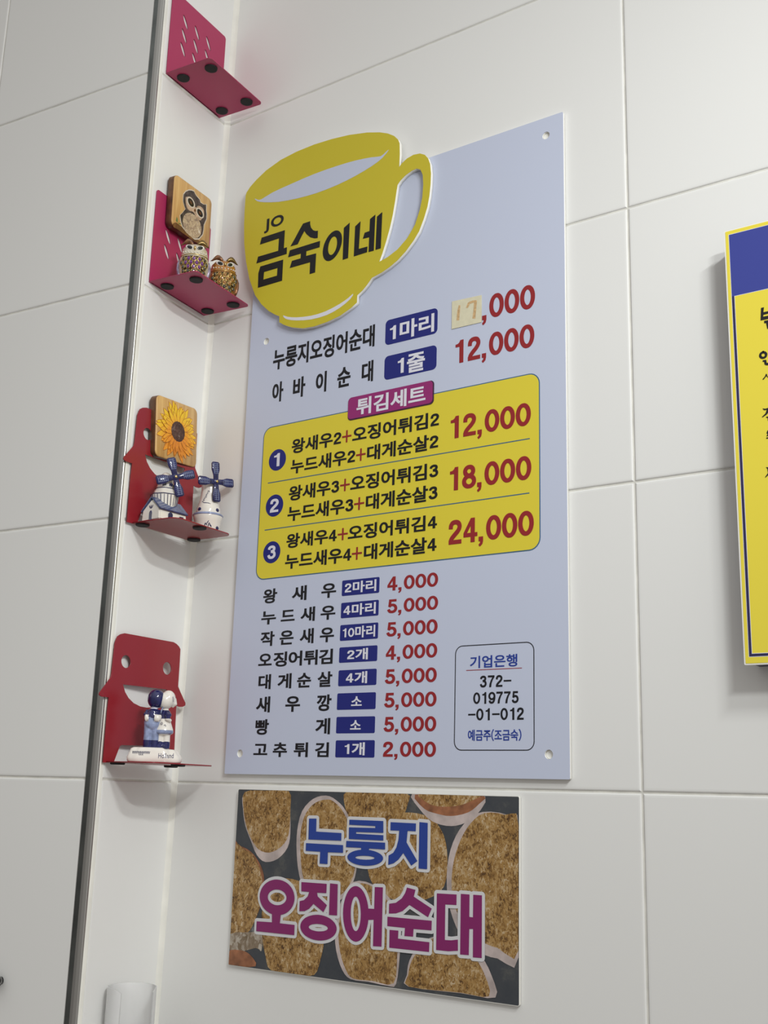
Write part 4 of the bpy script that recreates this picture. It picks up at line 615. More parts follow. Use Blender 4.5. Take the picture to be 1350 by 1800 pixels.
# ------------------------------------------------------------------ main menu board
BX0, BX1, BZ0, BZ1 = 80.5, 532.8, 10.8, 741.8
board = thing('menu_board', 'large pale blue menu board with a yellow cup emblem and printed prices', 'sign', (0.3065, 0, 0.0108))
holes = HOLES + [(BX1 - (HOLES[2][0] - BX0), HOLES[2][1])]
pan = slab('panel', [rrect(BX0, BX1, BZ0, BZ1, 1.5)] + [circ(x, z, 4.6) for x, z in holes], 0.0005, 0.0042, M['white'], board)
slab('face_sheet', [rrect(BX0, BX1, BZ0, BZ1, 1.5)] + [circ(x, z, 4.6) for x, z in holes], 0.0042, 0.0050, M['board'], board, label='pale blue front sheet')
for x, z in holes:
    s_ = slab('screw_cap', [circ(x, z, 4.3, 24)], 0.0006, 0.0022, M['white'], board, label='white cap sunk in the mounting hole')

mug = slab('cup_emblem', [MUG, MUGHOLE], 0.0051, 0.0108, M['white'], board, label='raised cup shaped cutout with white edges')
slab('cup_print', [MUG, MUGHOLE], 0.0108, 0.0112, M['mug'], mug, label='yellow printed face of the cup')
slab('drink_print', [MUGLENS], 0.01121, 0.01135, M['board'], mug, label='pale lens shape of the drink')
slab('rim_print', [MUGSWOOSH], 0.01121, 0.01135, M['whiteprint'], mug, label='white curved stroke at the foot')
flat_multi('logo_lettering', [(sh, 0.0115, M['black']) for sh in LOGO], mug, label='bold black shop lettering')
lettering('small_lettering', [('JO', JO[0], JO[1])], JO[2], JO[3], 0.0115, M['black'], mug, off=0.022, fat=0.008)

T1, T2, T3 = 0.0052, 0.0054, 0.0056
for i, (nm, z0, z1) in enumerate(NAMES):
    lettering('dish_lettering', nm, z0, z1, T1, M['black'], board, off=0.020, fat=0.012 if i else 0.010)
for i, (r, tx, b) in enumerate(BADGES):
    bd = slab('badge', [rrect(*r, 5.5 if i < 2 else 1.6)], 0.0050, T1, M['navy'], board, label='navy badge with white lettering')
    lettering('badge_lettering', [(tx, b[0], b[1])], b[2], b[3], T2, M['whiteprint'], bd, off=0.020, fat=0.010)
for i, (tx, b) in enumerate(PRICES):
    lettering('price_lettering', [(tx, b[0], b[1])], b[2], b[3], T1 if i not in (2, 3, 4) else T3, M['redprint'], board, off=0.024, fat=0.012)
pt = slab('price_patch', [PATCH], 0.0053, 0.0057, M['paper'], board, label='cream paper patch taped over the first price')
flat_multi('faded_lettering', [([q], 0.0058, M['faded']) for q in PATCH_MARKS], pt, label='faded handwritten 17')

sp_ = slab('set_panel', [rrect(*SETPANEL, 13)], 0.0050, T1, M['teal'], board, label='yellow rounded panel with teal outline')
r = SETPANEL
slab('panel_fill', [rrect(r[0] + 1.2, r[1] - 1.2, r[2] + 1.2, r[3] - 1.2, 12)], T1, 0.0053, M['setyellow'], sp_, label='yellow fill')
for (a, b) in DIV:
    zc = (a[1] + b[1]) / 2
    slab('divider_line', [[(a[0], zc - .6), (b[0], zc - .6), (b[0], zc + .6), (a[0], zc + .6)]], 0.0053, T2, M['teal'], sp_)
for k, (c, rx, rz) in enumerate(CIRC):
    R_ = (abs(rx[0] - c[0]) + abs(rz[1] - c[1])) / 2
    cb = slab('number_disc', [circ(c[0], c[1], R_, 40)], 0.0053, T2, M['navy'], board, label='navy disc with white numeral')
    lettering('numeral', [('123'[k], c[0] - R_ * (.36, .46, .46)[k], c[0] + R_ * (.26, .46, .46)[k])], c[1] - R_ * .6, c[1] + R_ * .6, T3, M['whiteprint'], cb, off=0.024, fat=0.014)
for pieces, z0, z1 in SETS:
    lettering('set_lettering', pieces, z0, z1, T3, [M['black'], M['redprint'], M['black']], board, off=0.020, fat=0.010)
r = PINK
pk = slab('heading_tab', [rrect(*r, 5)], 0.0053, 0.0058, M['darkprint'], board, label='magenta tab with white heading')
slab('tab_fill', [rrect(r[0], r[1] - 1.6, r[2] + 1.6, r[3], 5)], 0.0058, 0.0059, M['pinkprint'], pk, label='magenta fill')
lettering('heading_lettering', [('튀김세트', PINKTXT[0], PINKTXT[1])], PINKTXT[2], PINKTXT[3], 0.0061, M['whiteprint'], pk, off=0.020, fat=0.010)
r = ACC
ab = slab('account_box', [rrect(*r, 9), rrect(r[0] + .9, r[1] - .9, r[2] + .9, r[3] - .9, 8.1)], 0.0050, T1, M['black'], board, label='thin black rounded outline')
for (tx, b) in ACCT:
    h = tx[0] in '기예'
    lettering('account_lettering', [(tx, b[0], b[1])], b[2], b[3], T1, M['blueprint'] if h else M['black'], board, off=0.016 if h else 0.018, fat=0.006)
(a, b) = ACCLINE; zc = (a[1] + b[1]) / 2
slab('underline', [[(a[0], zc - .35), (b[0], zc - .35), (b[0], zc + .35), (a[0], zc + .35)]], 0.0050, T1, M['redprint'], board, label='thin red underline')

# ------------------------------------------------------------------ food poster below
px0, px1, pz0, pz1 = 102.8, 476.8, -201.0, -6.2
poster = thing('food_poster', 'food photo poster with blue and magenta lettering, mounted under the menu board', 'poster', (0.29, 0, -0.201))
slab('backing', [rrect(px0, px1, pz0, pz1, 2)], 0.0004, 0.0036, M['white'], poster, label='white board edge')
lay = [([rrect(px0 + .5, px1 - .5, pz0 + .5, pz1 - .5, 1.5)], 0.0037, M['foodbg'])]
for i, (k, lp) in enumerate(FOOD): lay.append(([lp], 0.0038 + i * 0.00002, M[k]))
flat_multi('food_print', lay, poster, label='printed photo of sliced stuffed squid in a pan')
for nm, shapes, cm in (('upper_lettering', BLUE, M['posterblue']), ('lower_lettering', MAG, M['postermag'])):
    vs, fs, lev = [], [], 0
    for sh in shapes:
        v_, f_, lev = fat_outline(sh, 3.4, 0.00422, wl(poster), lev); b0 = len(vs)
        vs += v_; fs += [[q + b0 for q in f] for f in f_]
    flat_obj(nm + '_border', vs, fs, [0] * len(fs), [M['outline']], poster, 'white border of the lettering', Vector((0, -1, 0)))
    flat_multi(nm, [(sh, 0.0048 + i * .00001, cm) for i, sh in enumerate(shapes)], poster)

# ------------------------------------------------------------------ yellow notice board at the right
nb = thing('notice_board', 'thick yellow notice board with navy header at the right edge', 'sign', (0.95, 0, 0.1114))
NX0, NX1, NZ0, NZ1 = 715.8, 1215.0, 111.4, 532.0
slab('body', [rrect(NX0 + 2, NX1 - 2, NZ0 + 1.5, NZ1 - 2, 3)], 0.0005, 0.0255, M['purple'], nb, label='dark navy box body')
slab('panel', [rrect(NX0, NX1, NZ0, NZ1, 1.2)], 0.0255, 0.0298, M['white'], nb, label='white edged front panel')
slab('face_print', [rrect(NX0 + 1.4, NX1 - 1.4, NZ0 + 1.3, NZ1 - .9, .6)], 0.0298, 0.0301, M['yellow'], nb, label='yellow front print')
ix0, ix1, iz0, iz1 = 720.6, 1210.4, 118.6, 527.0
frame = [(ix0, iz0), (ix1, iz0), (ix1, iz1), (ix0, iz1)]
bx0, bx1, bz0, bz1 = 723.0, 1208.0, 121.0, 462.6
pw = .45
def rc(x0, x1, z0, z1): return [(x0, z0), (x1, z0), (x1, z1), (x0, z1)]
slab('white_rule', [rc(ix0 - pw, ix1 + pw, iz0 - pw, iz1 + pw), rc(bx0 + pw, bx1 - pw, bz0 + pw, bz1 - pw)], 0.0301, 0.03015, M['whiteprint'], nb, label='thin white rule beside the navy line')
slab('navy_border', [rc(ix0, ix1, iz0, bz1), rc(bx0, bx1, bz0, bz1 + .0)][:1] + [rc(bx0, bx1, bz0, bz1 - .001)], 0.03015, 0.0302, M['purple'], nb, label='dark navy border line')
slab('header', [rc(ix0, ix1, bz1, iz1)], 0.03015, 0.0302, M['notice_blue'], nb, label='navy blue header block')
for lines in ([NOTICE[0]], [NOTICE[1]], [NOTICE[2]], [NOTICE[3]], [NOTICE[4]], [NOTICE[5]], [NOTICE[6]], [NOTICE[7]], [NOTICE[8]]):
    flat_multi('notice_lettering', [([g], 0.0305, M['black']) for g in lines], nb, label='black lettering running to the right')
flat_multi('notice_lettering', [(NOTICE_RING, 0.0305, M['black']), ([NOTICE_TICK], 0.0305, M['black'])], nb, label='black lettering running to the right')

# ------------------------------------------------------------------ bookends used as wall shelves
def plate_xy(name, loop_ps, z0, z1, m, parent, label=None):
    """horizontal slab, outline (p, s) in mm on the shelf frame"""
    me = curve_mesh([[(p * .001, -s * .001) for p, s in loop_ps]], z1 - z0); clean(me)
    for v in me.vertices: v.co.z += (z0 + z1) / 2
    me.materials.append(m); me.name = name
    return add(name, me, parent, label)

def shelf_base_loop(s0, s1, p1, r=5):
    L = [(0.2, s0), (0.2, s1)]
    for cp, cs, a0 in ((p1 - r, s1 - r, 90), (p1 - r, s0 + r, 0)):
        for k in range(7):
            a = math.radians(a0 - 90 * k / 6); L.append((cp + r * math.cos(a), cs + r * math.sin(a)))
    return L

def bookend(label, zb, roll, shift, loops, m, s0, s1, p1, feet, r=5, pivot=0.0, p0=0.0, yaw=0.0):
    """bent plate: outline loops in (distance from the inner corner, height) mm; yaw turns it a little off the wall"""
    q = side_pt(p0, pivot + shift * .001, zb); pv = pivot * 1000
    t = thing('bookend_shelf', label, 'bookend', q, side_rot(zb) @ Matrix.Rotation(math.radians(yaw), 3, 'Z') @ Matrix.Rotation(roll, 3, 'X'), 'painted metal bookends fixed to the side wall as shelves')
    L = [[((pv - s) * .001, z * .001) for s, z in lp] for lp in loops]
    me = curve_mesh(L, 0.0012); clean(me)
    for v in me.vertices: v.co = SIDEAX @ Vector((v.co.x, v.co.y, v.co.z + 0.0014))
    me.materials.append(m); me.name = 'back_plate'; add('back_plate', me, t)
    plate_xy('base_plate', [(p, s - pv) for p, s in shelf_base_loop(s0, s1, p1, r)], 0.0, 0.0013, m, t)
    for p, s in feet:
        bm = bmesh.new(); lathe(bm, [(-0.0022, 0.0070), (-0.0018, 0.0082), (0.0, 0.0084)], 24, (p * .001, (pv - s) * .001, 0))
        add('rubber_foot', bm_mesh('rubber_foot', bm, M['rubber']), t, label='round black rubber foot', smooth=False)
    return t

def ell_loop(cs, cz, rs, rz, tilt, n=20):
    a = math.radians(tilt); L = []
    for k in range(n):
        x, y = rs * math.cos(2 * PI * k / n), rz * math.sin(2 * PI * k / n)
        L.append((cs + x * math.cos(a) - y * math.sin(a), cz + x * math.sin(a) + y * math.cos(a)))
    return L
def slit_loops():
    out = []
    for cs, z0 in ((103.4, 97), (78.5, 96.5), (53.5, 96)):
        for k in range(3):
            out.append(ell_loop(cs + k * .5, z0 - 21.6 * k, 2.9, 10.2, -33))
    return out
pink_loops = [rrect(17, 132.5, 0, 129.5, 4)] + slit_loops()
FEET = [(15.5, 114.5), (61.5, 114.0), (15.0, 30.5), (58.5, 32.0)]
bookend('topmost bright pink bookend shelf, highest of the four in the corner', 0.909, 0.0, 1.0, pink_loops, M['hotpink'], 17, 132, 74.5, FEET)
bookend('lower pink bookend shelf under the owl plaque, holding two owl figurines', 0.611, 0.0, 0.0, pink_loops, M['hotpink'], 17, 132, 74.5, [(14.5, 113), (60, 113), (15.5, 29), (58.5, 31.5)])
face_loops = [FACE_OUT] + FACE_EYES + [FACE_MOUTH, FACE_CUT]
bookend('upper red smiling bookend shelf behind the sunflower plaque and windmills', 0.2985, 0.0, -7.0, [[(146 - (146 - s_) * .945, z_) for s_, z_ in lp_] for lp_ in face_loops], M['redsteel'], 32, 137, 71, [(9, 127), (62, 85), (12, 37)], r=12, pivot=0.146, p0=0.002, yaw=-5.1)
bookend('lowest red smiling bookend shelf under the ceramic couple', 0.0185, 0.0, 0.0, face_loops, M['redsteel'], 30, 141, 71, [(9, 130), (62, 88), (12, 41)], r=12, pivot=0.146, p0=0.002, yaw=-5.1)

# ------------------------------------------------------------------ wooden plaques leaning on the bookends
def plaque(name, label, cs, cz, ws, hz, p0, p1, rot_deg, zref):
    q = side_pt(p0, cs, cz)
    # side_pt takes the frame of its own height, so the plaque sits flush on the plate
    t = thing(name, label, 'plaque', q, side_rot(zref) @ Matrix.Rotation(math.radians(rot_deg), 3, 'X'))
    th = p1 - p0
    lp = rrect(-ws / 2, ws / 2, -hz / 2, hz / 2, 0.008, 8)
    def loop(ins): return rrect(-ws / 2 + ins, ws / 2 - ins, -hz / 2 + ins, hz / 2 - ins, 0.008 - ins, 8)
    bm = bmesh.new(); rings = []
    for ins, x in ((0.001, 0), (0, 0.001), (0, th - 0.0022), (0.0004, th - 0.0014)):
        rings.append([bm.verts.new((x, a, b)) for a, b in loop(ins)])
    for A, B in zip(rings, rings[1:]):
        for k in range(len(A)): bm.faces.new((A[k], A[(k + 1) % len(A)], B[(k + 1) % len(A)], B[k]))
    bm.faces.new(rings[0]); bm.faces.new(rings[-1])
    me = bm_mesh('edge', bm, M['darkwood']); autosmooth(me, 50); add('block', me, t, label='dark stained edge')
    bm = bmesh.new(); rings = []
    for ins, x in ((0.0003, th - 0.0016), (0.0003, th - 0.0008), (0.0012, th)):
        rings.append([bm.verts.new((x, a, b)) for a, b in loop(ins)])
    for A, B in zip(rings, rings[1:]):
        for k in range(len(A)): bm.faces.new((A[k], A[(k + 1) % len(A)], B[(k + 1) % len(A)], B[k]))
    bm.faces.new(rings[0]); bm.faces.new(rings[-1])
    me = bm_mesh('face', bm, M['wood']); autosmooth(me, 50); add('face', me, t, label='pale wood front with the picture')
    return t, th

def side_print(name, groups, parent, x0, label=None, dx=0.00006):
    """flat print on a plaque: list of (loops in local (y, z) metres, material), stacked outwards"""
    vs, fs, mi, mats = [], [], [], []
    for i, (loops, m) in enumerate(groups):
        if m not in mats: mats.append(m)
        me = curve_mesh(loops, 0.0); b0 = len(vs)
        for v in me.vertices: vs.append(Vector((x0 + dx * (i + 1), v.co.x, v.co.y)))
        for p in me.polygons: fs.append([b0 + q for q in p.vertices]); mi.append(mats.index(m))
        bpy.data.meshes.remove(me)
    return flat_obj(name, vs, fs, mi, mats, parent, label, Vector((1, 0, 0)))

OC = (0.0745, 0.7330)
t, th = plaque('owl_plaque', 'square wooden plaque with a painted owl on a branch', OC[0], OC[1], 0.080, 0.0735, 0.0028, 0.0142, 0.8, 0.68)
def ol(lp): return [(-(s * .001 - OC[0]), z * .001 - OC[1]) for s, z in lp]
def grow(lp, k):
    cx = sum(p[0] for p in lp) / len(lp); cz = sum(p[1] for p in lp) / len(lp)
    return [(cx + (a - cx) * k, cz + (b - cz) * k) for a, b in lp]
side_print('owl_picture', [([ol(OWL_BRANCH)], M['branch'])] + [([ol(l)], M['leaf']) for l in OWL_LEAF] +
           [([grow(ol(OWL_SIL), 1.05)], M['owlwhite']), ([ol(OWL_SIL)], M['owldark']), ([ol(OWL_BELLY)], M['owlbelly']), ([ol(OWL_FACE1)], M['owlface'])] +
           [([ol(l)], M['owlwhite']) for l in OWL_EYEW] + [([ol(l)], M['owleye']) for l in OWL_EYES] +
           [([grow(ol(l), .45)], M['amberprint']) for l in OWL_EYES] + [([ol(OWL_BEAK)], M['branch'])], t, th, 'painted brown owl with big eyes')

SCc = (0.0702, 0.4300)
t, th = plaque('sunflower_plaque', 'square wooden plaque with a painted sunflower', SCc[0], SCc[1], 0.0845, 0.0785, 0.0028, 0.0142, 4.6, 0.40)
grp = []
rnd = random.Random(3)
for ring, (n_, r0, r1, wd) in enumerate(((26, .010, .0415, .0080), (24, .010, .0375, .0070), (20, .009, .031, .0058))):
    for k in range(n_):
        a = 2 * PI * (k + .5 * (ring % 2) + rnd.uniform(-.2, .2)) / n_
        rr = r1 * rnd.uniform(.86, 1.04); wq = wd * rnd.uniform(.8, 1.15); bend = rnd.uniform(-.12, .12)
        ctr = []
        for u, wv in ((0, .5), (.25, .8), (.5, 1.0), (.72, .85), (.88, .45), (1, 0)):
            ctr.append((r0 + (rr - r0) * u, wv * wq / 2, a + bend * u))
        lp = [(r_ * math.cos(aa) - w_ * math.sin(aa), r_ * math.sin(aa) + w_ * math.cos(aa)) for r_, w_, aa in ctr] + \
             [(r_ * math.cos(aa) + w_ * math.sin(aa), r_ * math.sin(aa) - w_ * math.cos(aa)) for r_, w_, aa in ctr[:-1][::-1]]
        cx_ = (r0 + rr) / 2 * math.cos(a); cz_ = (r0 + rr) / 2 * math.sin(a)
        wide = [(a_ + (a_ - cx_) * .06 - .0004 * math.sin(aa_) * sg, b_ + (b_ - cz_) * .06 + .0004 * math.cos(aa_) * sg) for (a_, b_), aa_, sg in zip(lp, [q[2] for q in ctr] + [q[2] for q in ctr[:-1][::-1]], [1] * 6 + [-1] * 5)]
        grp.append(([[(a_, b_ * .93) for a_, b_ in wide]], M['petaledge']))
        grp.append(([[(a_, b_ * .93) for a_, b_ in lp]], M['petal']))
grp.append(([[(0.0137 * math.cos(k * PI / 16) * (1 + .03 * (k % 2)), 0.0128 * math.sin(k * PI / 16) * (1 + .03 * (k % 2))) for k in range(32)]], M['seed']))
side_print('sunflower_picture', grp, t, th, 'painted yellow and orange sunflower', dx=0.00001)

# ------------------------------------------------------------------ jewelled owls
def face_rot(deg): return Matrix.Rotation(math.radians(deg), 3, 'Z')
def jewel_owl(label, loc, yaw, sc_, bodym, gem1, gem2, wingm):
    t = thing('owl_figurine', label, 'figurine', loc, face_rot(yaw), 'jewelled owl figurines on the lower pink shelf')
    k = sc_
    prof = [(0, .0135), (.0012, .0150), (.004, .0158), (.010, .0178), (.018, .0196), (.026, .0197), (.033, .0184), (.038, .0172), (.042, .0168), (.047, .0158), (.0515, .0125), (.054, .0075), (.055, .002)]
    P = [(z * k, r * k) for z, r in prof]
    def R(z):
        z = z / k
        for (z0, r0), (z1, r1) in zip(prof, prof[1:]):
            if z0 <= z <= z1: return (r0 + (r1 - r0) * (z - z0) / (z1 - z0)) * k
        return .01 * k
    bm = bmesh.new(); lathe(bm, P, 32, sy=.92); me = bm_mesh('body', bm, bodym); autosmooth(me, 60); add('body', me, t)
    # belly plate, front is local -y
    bm = bmesh.new(); rows = []
    for i in range(9):
        z = (.0050 + .0280 * i / 8) * k
        half = math.radians(52) * math.sqrt(max(.05, 1 - ((i - 4.6) / 5.2) ** 2))
        rows.append([bm.verts.new(((R(z) + .0007 * k) * math.sin(half * u), -(R(z) * .92 + .0008 * k) * math.cos(half * u), z)) for u in [j / 8 - 1 for j in range(17)]])
    for A, B in zip(rows, rows[1:]):
        for j in range(16): bm.faces.new((A[j], A[j + 1], B[j + 1], B[j]))
    me = bm_mesh('belly_plate', bm, M['blackgold']); add('belly_plate', me, t, label='dark gold jewelled belly plate', smooth=True)
    gem_p = None; set_p = None
    for row, (z, angs, g) in enumerate(((.0288, (-40, -20, 0, 20, 40), gem1), (.0232, (-49, -30, -10, 10, 30, 49), gem1), (.0176, (-40, -20, 0, 20, 40), gem1), (.0120, (-42, -21, 0, 21, 42), gem2), (.0072, (-26, -8, 10, 28), gem2))):
        for j, a in enumerate(angs):
            a = math.radians(a); z_ = z * k
            c = Vector(((R(z_) + .0010 * k) * math.sin(a), -(R(z_) * .92 + .0012 * k) * math.cos(a), z_))
            rot = Matrix.Rotation(a, 3, 'Z')
            gm = g if not (g is gem1 and abs(a) > .6) else gem2
            bm = bmesh.new()
            ret = bmesh.ops.create_icosphere(bm, subdivisions=1, radius=1)
            for v in ret['verts']:
                w_ = 1.0 - .45 * max(0, v.co.z)
                v.co = rot @ Vector((v.co.x * .0026 * k * w_, v.co.y * .0017 * k, v.co.z * .0031 * k)) + c
            add('gem', bm_mesh('gem', bm, gm), t)
            bm = bmesh.new(); ring = []
            for q in range(12):
                th_ = 2 * PI * q / 12; w_ = 1.0 - .45 * max(0, math.sin(th_))
                ring.append(rot @ Vector((math.cos(th_) * .0029 * k * w_, -.0003 * k, math.sin(th_) * .0034 * k)) + c)
            tube(bm, ring + [ring[0]], .00042 * k, 6)
            add('setting', bm_mesh('setting', bm, M['gold']), t, smooth=True)
    bm = bmesh.new()
    for j in range(9):
        a = math.radians(-56 + 14 * j); z_ = (.0385 + .0010 * abs(j - 4) ** 1.2 * .35) * k
        ball(bm, ((R(z_) + .0003) * math.sin(a), -(R(z_) * .92 + .0003) * math.cos(a), z_), .00105 * k, u=10, v=6)
    add('bead_row', bm_mesh('bead_row', bm, M['pearl']), t, label='row of clear beads', smooth=True)
    bm = bmesh.new(); pts = []
    for j in range(15):
        a = math.radians(-70 + 10 * j); z_ = (.0357 - .0004 * ((j - 7) / 7.) ** 2) * k
        pts.append(((R(z_) + .0004) * math.sin(a), -(R(z_) * .92 + .0004) * math.cos(a), z_))
    tube(bm, pts, .0006 * k, 6); add('collar', bm_mesh('collar', bm, M['gold']), t, smooth=True)
    for sgn in (-1, 1):
        a = sgn * .47; z_ = .0462 * k
        c = Vector(((R(z_) - .0002) * math.sin(a), -(R(z_) * .92 - .0002) * math.cos(a), z_))
        rot = Matrix.Rotation(a, 3, 'Z') @ Matrix.Rotation(sgn * -.45, 3, 'Y')
        bm = bmesh.new(); ball(bm, c, 1, (.0058 * k, .0016 * k, .0032 * k), rot); ey = add('eye', bm_mesh('eye', bm, M['eyewhite']), t, smooth=True)
        bm = bmesh.new(); ball(bm, c + rot @ Vector((-sgn * .0012 * k, -.0011 * k, .0001 * k)), 1, (.0042 * k, .0010 * k, .0023 * k), rot)
        add('pupil', bm_mesh('pupil', bm, M['jet']), ey, label='black pupil', smooth=True)
        # ear tuft: curved leaf sweeping out over the eye
        bm = bmesh.new(); rows = []
        for i in range(7):
            u = i / 6
            cx = sgn * (.002 + .0165 * u) * k; cz = (.0520 + .0050 * math.sin(PI * min(1, u * 1.1)) - .001 * u) * k; cy = (-.0085 + .003 * u) * k
            wv = .0052 * math.sin(PI * (.18 + .80 * u)) * k
            rows.append([bm.verts.new((cx, cy + wv * .55 * math.cos(q), cz + wv * math.sin(q) * (.8 if math.sin(q) > 0 else .55))) for q in [2 * PI * j / 10 for j in range(10)]])
        for A, B in zip(rows, rows[1:]):
            for j in range(10): bm.faces.new((A[j], A[(j + 1) % 10], B[(j + 1) % 10], B[j]))
        bm.faces.new(rows[0]); bm.faces.new(rows[-1])
        add('ear_tuft', bm_mesh('ear_tuft', bm, M['bronze'] if sgn < 0 else M['darkgold']), t, smooth=True)
        bm = bmesh.new()
        for j in range(4):
            a_ = sgn * math.radians(78 + 11 * j)
            pts = [((R(z) + .0004 * k) * math.sin(a_), -(R(z) * .92) * math.cos(a_), z) for z in [q * k for q in (.006, .012, .019, .026, .031)]]
            tube(bm, pts, [.0008 * k, .0017 * k, .0021 * k, .0018 * k, .0008 * k], 8)
        add('wing', bm_mesh('wing', bm, wingm), t, smooth=True)
    bm = bmesh.new(); z_ = .0440 * k; y_ = -(R(z_) * .92)
    tube(bm, [(0, y_ + .0006 * k, .0475 * k), (0, y_ - .0012 * k, .0455 * k), (0, y_ - .0014 * k, .0435 * k), (0, y_ - .0003 * k, .0412 * k)], [.0008 * k, .0016 * k, .0013 * k, .0003 * k], 8)
    add('beak', bm_mesh('beak', bm, M['gold']), t, smooth=True)
    return t
jewel_owl('cream jewelled owl with violet gems on its belly, left of the amber one', side_pt(0.043, 0.0985, 0.6125), 45, 0.99, M['cream'], M['violet'], M['smoke'], M['wing'])
jewel_owl('amber jewelled owl with golden brown gems, beside the cream one', side_pt(0.050, 0.046, 0.6125), 52, 0.98, M['amber'], M['topaz'], M['smoke'], M['bronze'])

# ------------------------------------------------------------------ ceramic windmills
def sail_mesh(L, w0, w1, th_):
    """a sail along +z from the hub, facing -y, rounded slab"""
    pr = [(-w0 / 2, .0020), (w0 / 2, .0020)]
    lp = [(-w0 / 2, 0.0), (w0 / 2, 0.0), (w0 / 2 * 1.1, L * .35), (w1 / 2, L * .6), (w1 / 2, L * .93), (w1 / 2 * .7, L), (-w1 / 2 * .7, L), (-w1 / 2, L * .93), (-w1 / 2, L * .6), (-w0 / 2 * 1.1, L * .35)]
    bm = bmesh.new(); rings = []
    for ins, y in ((.80, th_ / 2), (1.0, th_ / 4), (1.0, -th_ / 4), (.80, -th_ / 2)):
        rings.append([bm.verts.new((a * ins, y, b if ins == 1 else L / 2 + (b - L / 2) * (1 - (1 - ins) * .25))) for a, b in lp])
    for A, B in zip(rings, rings[1:]):
        for k in range(len(lp)): bm.faces.new((A[k], A[(k + 1) % len(lp)], B[(k + 1) % len(lp)], B[k]))
    bm.faces.new(rings[0]); bm.faces.new(rings[-1])
    me = bm_mesh('sail', bm, M['cobalt']); autosmooth(me, 60)
    return me
def sails(t, hub, yaw, L, w0, w1, spin, pitch=0.0):
    base = Matrix.Translation(hub) @ Matrix.Rotation(math.radians(yaw), 4, 'Z') @ Matrix.Rotation(math.radians(pitch), 4, 'X')
    for k in range(4):
        o = add('sail', sail_mesh(L, w0, w1, .0028), t, label='cobalt blue sail with pale lattice' if k == 0 else None)
        o.matrix_local = base @ Matrix.Rotation(math.radians(spin + 90 * k), 4, 'Y')
        bm = bmesh.new()
        for j in range(6):
            z = L * (.42 + .095 * j)
            block(bm, (0, -.00155, z), (w1 * .62, .0003, .00035))
        for x in (-w1 * .22, w1 * .12): block(bm, (x, -.00155, L * .67), (.00035, .0003, L * .5))
        add('lattice', bm_mesh('lattice', bm, M['paleblue']), o, label='pale lattice lines')
    bm = bmesh.new(); ball(bm, (0, -.0006, 0), .0042, (1, .55, 1)); ho = add('hub', bm_mesh('hub', bm, M['cobalt']), t, smooth=True); ho.matrix_local = base
    bm = bmesh.new(); ball(bm, (0, -.0030, 0), .0018, (1, .5, 1)); pin = add('pin', bm_mesh('pin', bm, M['gold']), ho, label='brass pin', smooth=True)
    bm = bmesh.new(); tube(bm, [(0, .0005, 0), (0, .010, 0)], .0016, 8); ax = add('axle', bm_mesh('axle', bm, M['glaze']), t, smooth=True); ax.matrix_local = base

ZS3 = 0.3027
# left mill: gabled house with blue roof, tower behind
t = thing('ceramic_windmill', 'blue and white ceramic windmill standing on a gabled house, left of the rounder mill', 'windmill', side_pt(0.036, 0.1085, 0.3000), face_rot(86), 'ceramic windmills on the upper red shelf')
hx, hy, hz = 0.0225, 0.0165, 0.0135       # half length (x), half depth (y), wall height; gable end faces -x... 
bm = bmesh.new()
for_y = [(-hy, 0), (hy, 0), (hy * .92, hz), (0, hz + .0125), (-hy * .92, hz)]
A = [bm.verts.new((-hx, y, z)) for y, z in for_y]; B = [bm.verts.new((hx * .9, y * .95, z)) for y, z in for_y]
for k in range(5): bm.faces.new((A[k], A[(k + 1) % 5], B[(k + 1) % 5], B[k]))
bm.faces.new(A); bm.faces.new(B)
bmesh.ops.bevel(bm, geom=bm.edges[:], offset=.0012, segments=2, affect='EDGES')
me = bm_mesh('house', bm, M['glaze']); autosmooth(me, 50); hs = add('house', me, t)
bm = bmesh.new()
for sgn in (-1, 1):
    P_ = [(-hx - .0010, sgn * (hy + .0004), hz - .0020), (hx * .95, sgn * (hy * .97), hz - .0020), (hx * .95, 0, hz + .0135), (-hx - .0010, 0, hz + .0140)]
    nrm = Vector((0, sgn * .65, .75)) * .0020
    lo = [bm.verts.new(Vector(p)) for p in P_]; hi = [bm.verts.new(Vector(p) + nrm) for p in P_]
    for k in range(4): bm.faces.new((lo[k], lo[(k + 1) % 4], hi[(k + 1) % 4], hi[k]))
    bm.faces.new(lo); bm.faces.new(hi)
bmesh.ops.bevel(bm, geom=bm.edges[:], offset=.0005, segments=2, affect='EDGES')
add('roof', bm_mesh('roof', bm, M['midblue']), t, label='slate blue glazed roof', smooth=False)
bm = bmesh.new()
block(bm, (-hx - .0002, 0, .0050), (.0008, .0042, .0095)); ball(bm, (-hx - .0002, 0, .0098), .0021, (.2, 1, 1))
add('door', bm_mesh('door', bm, M['cobalt']), hs, label='cobalt blue door', smooth=False)
bm = bmesh.new(); block(bm, (-.006, -hy, .0062), (.0062, .0012, .0050)); ball(bm, (-.006, -hy - .0001, .0085), .0030, (1, .2, .8)); add('window', bm_mesh('window', bm, M['cobalt']), hs)
bm = bmesh.new(); block(bm, (.011, -hy, .0062), (.0055, .0012, .0045)); add('window', bm_mesh('window', bm, M['cobalt']), hs)
bm = bmesh.new()
for y, a in ((-.0022, .5), (0, 0), (.0022, -.5)): ball(bm, (-hx - .0001, y, .0165), 1, (.0004, .0007, .0025), Matrix.Rotation(a, 3, 'X'), 8, 6)
add('flower_motif', bm_mesh('flower_motif', bm, M['cobalt']), hs, label='painted blue sprig')
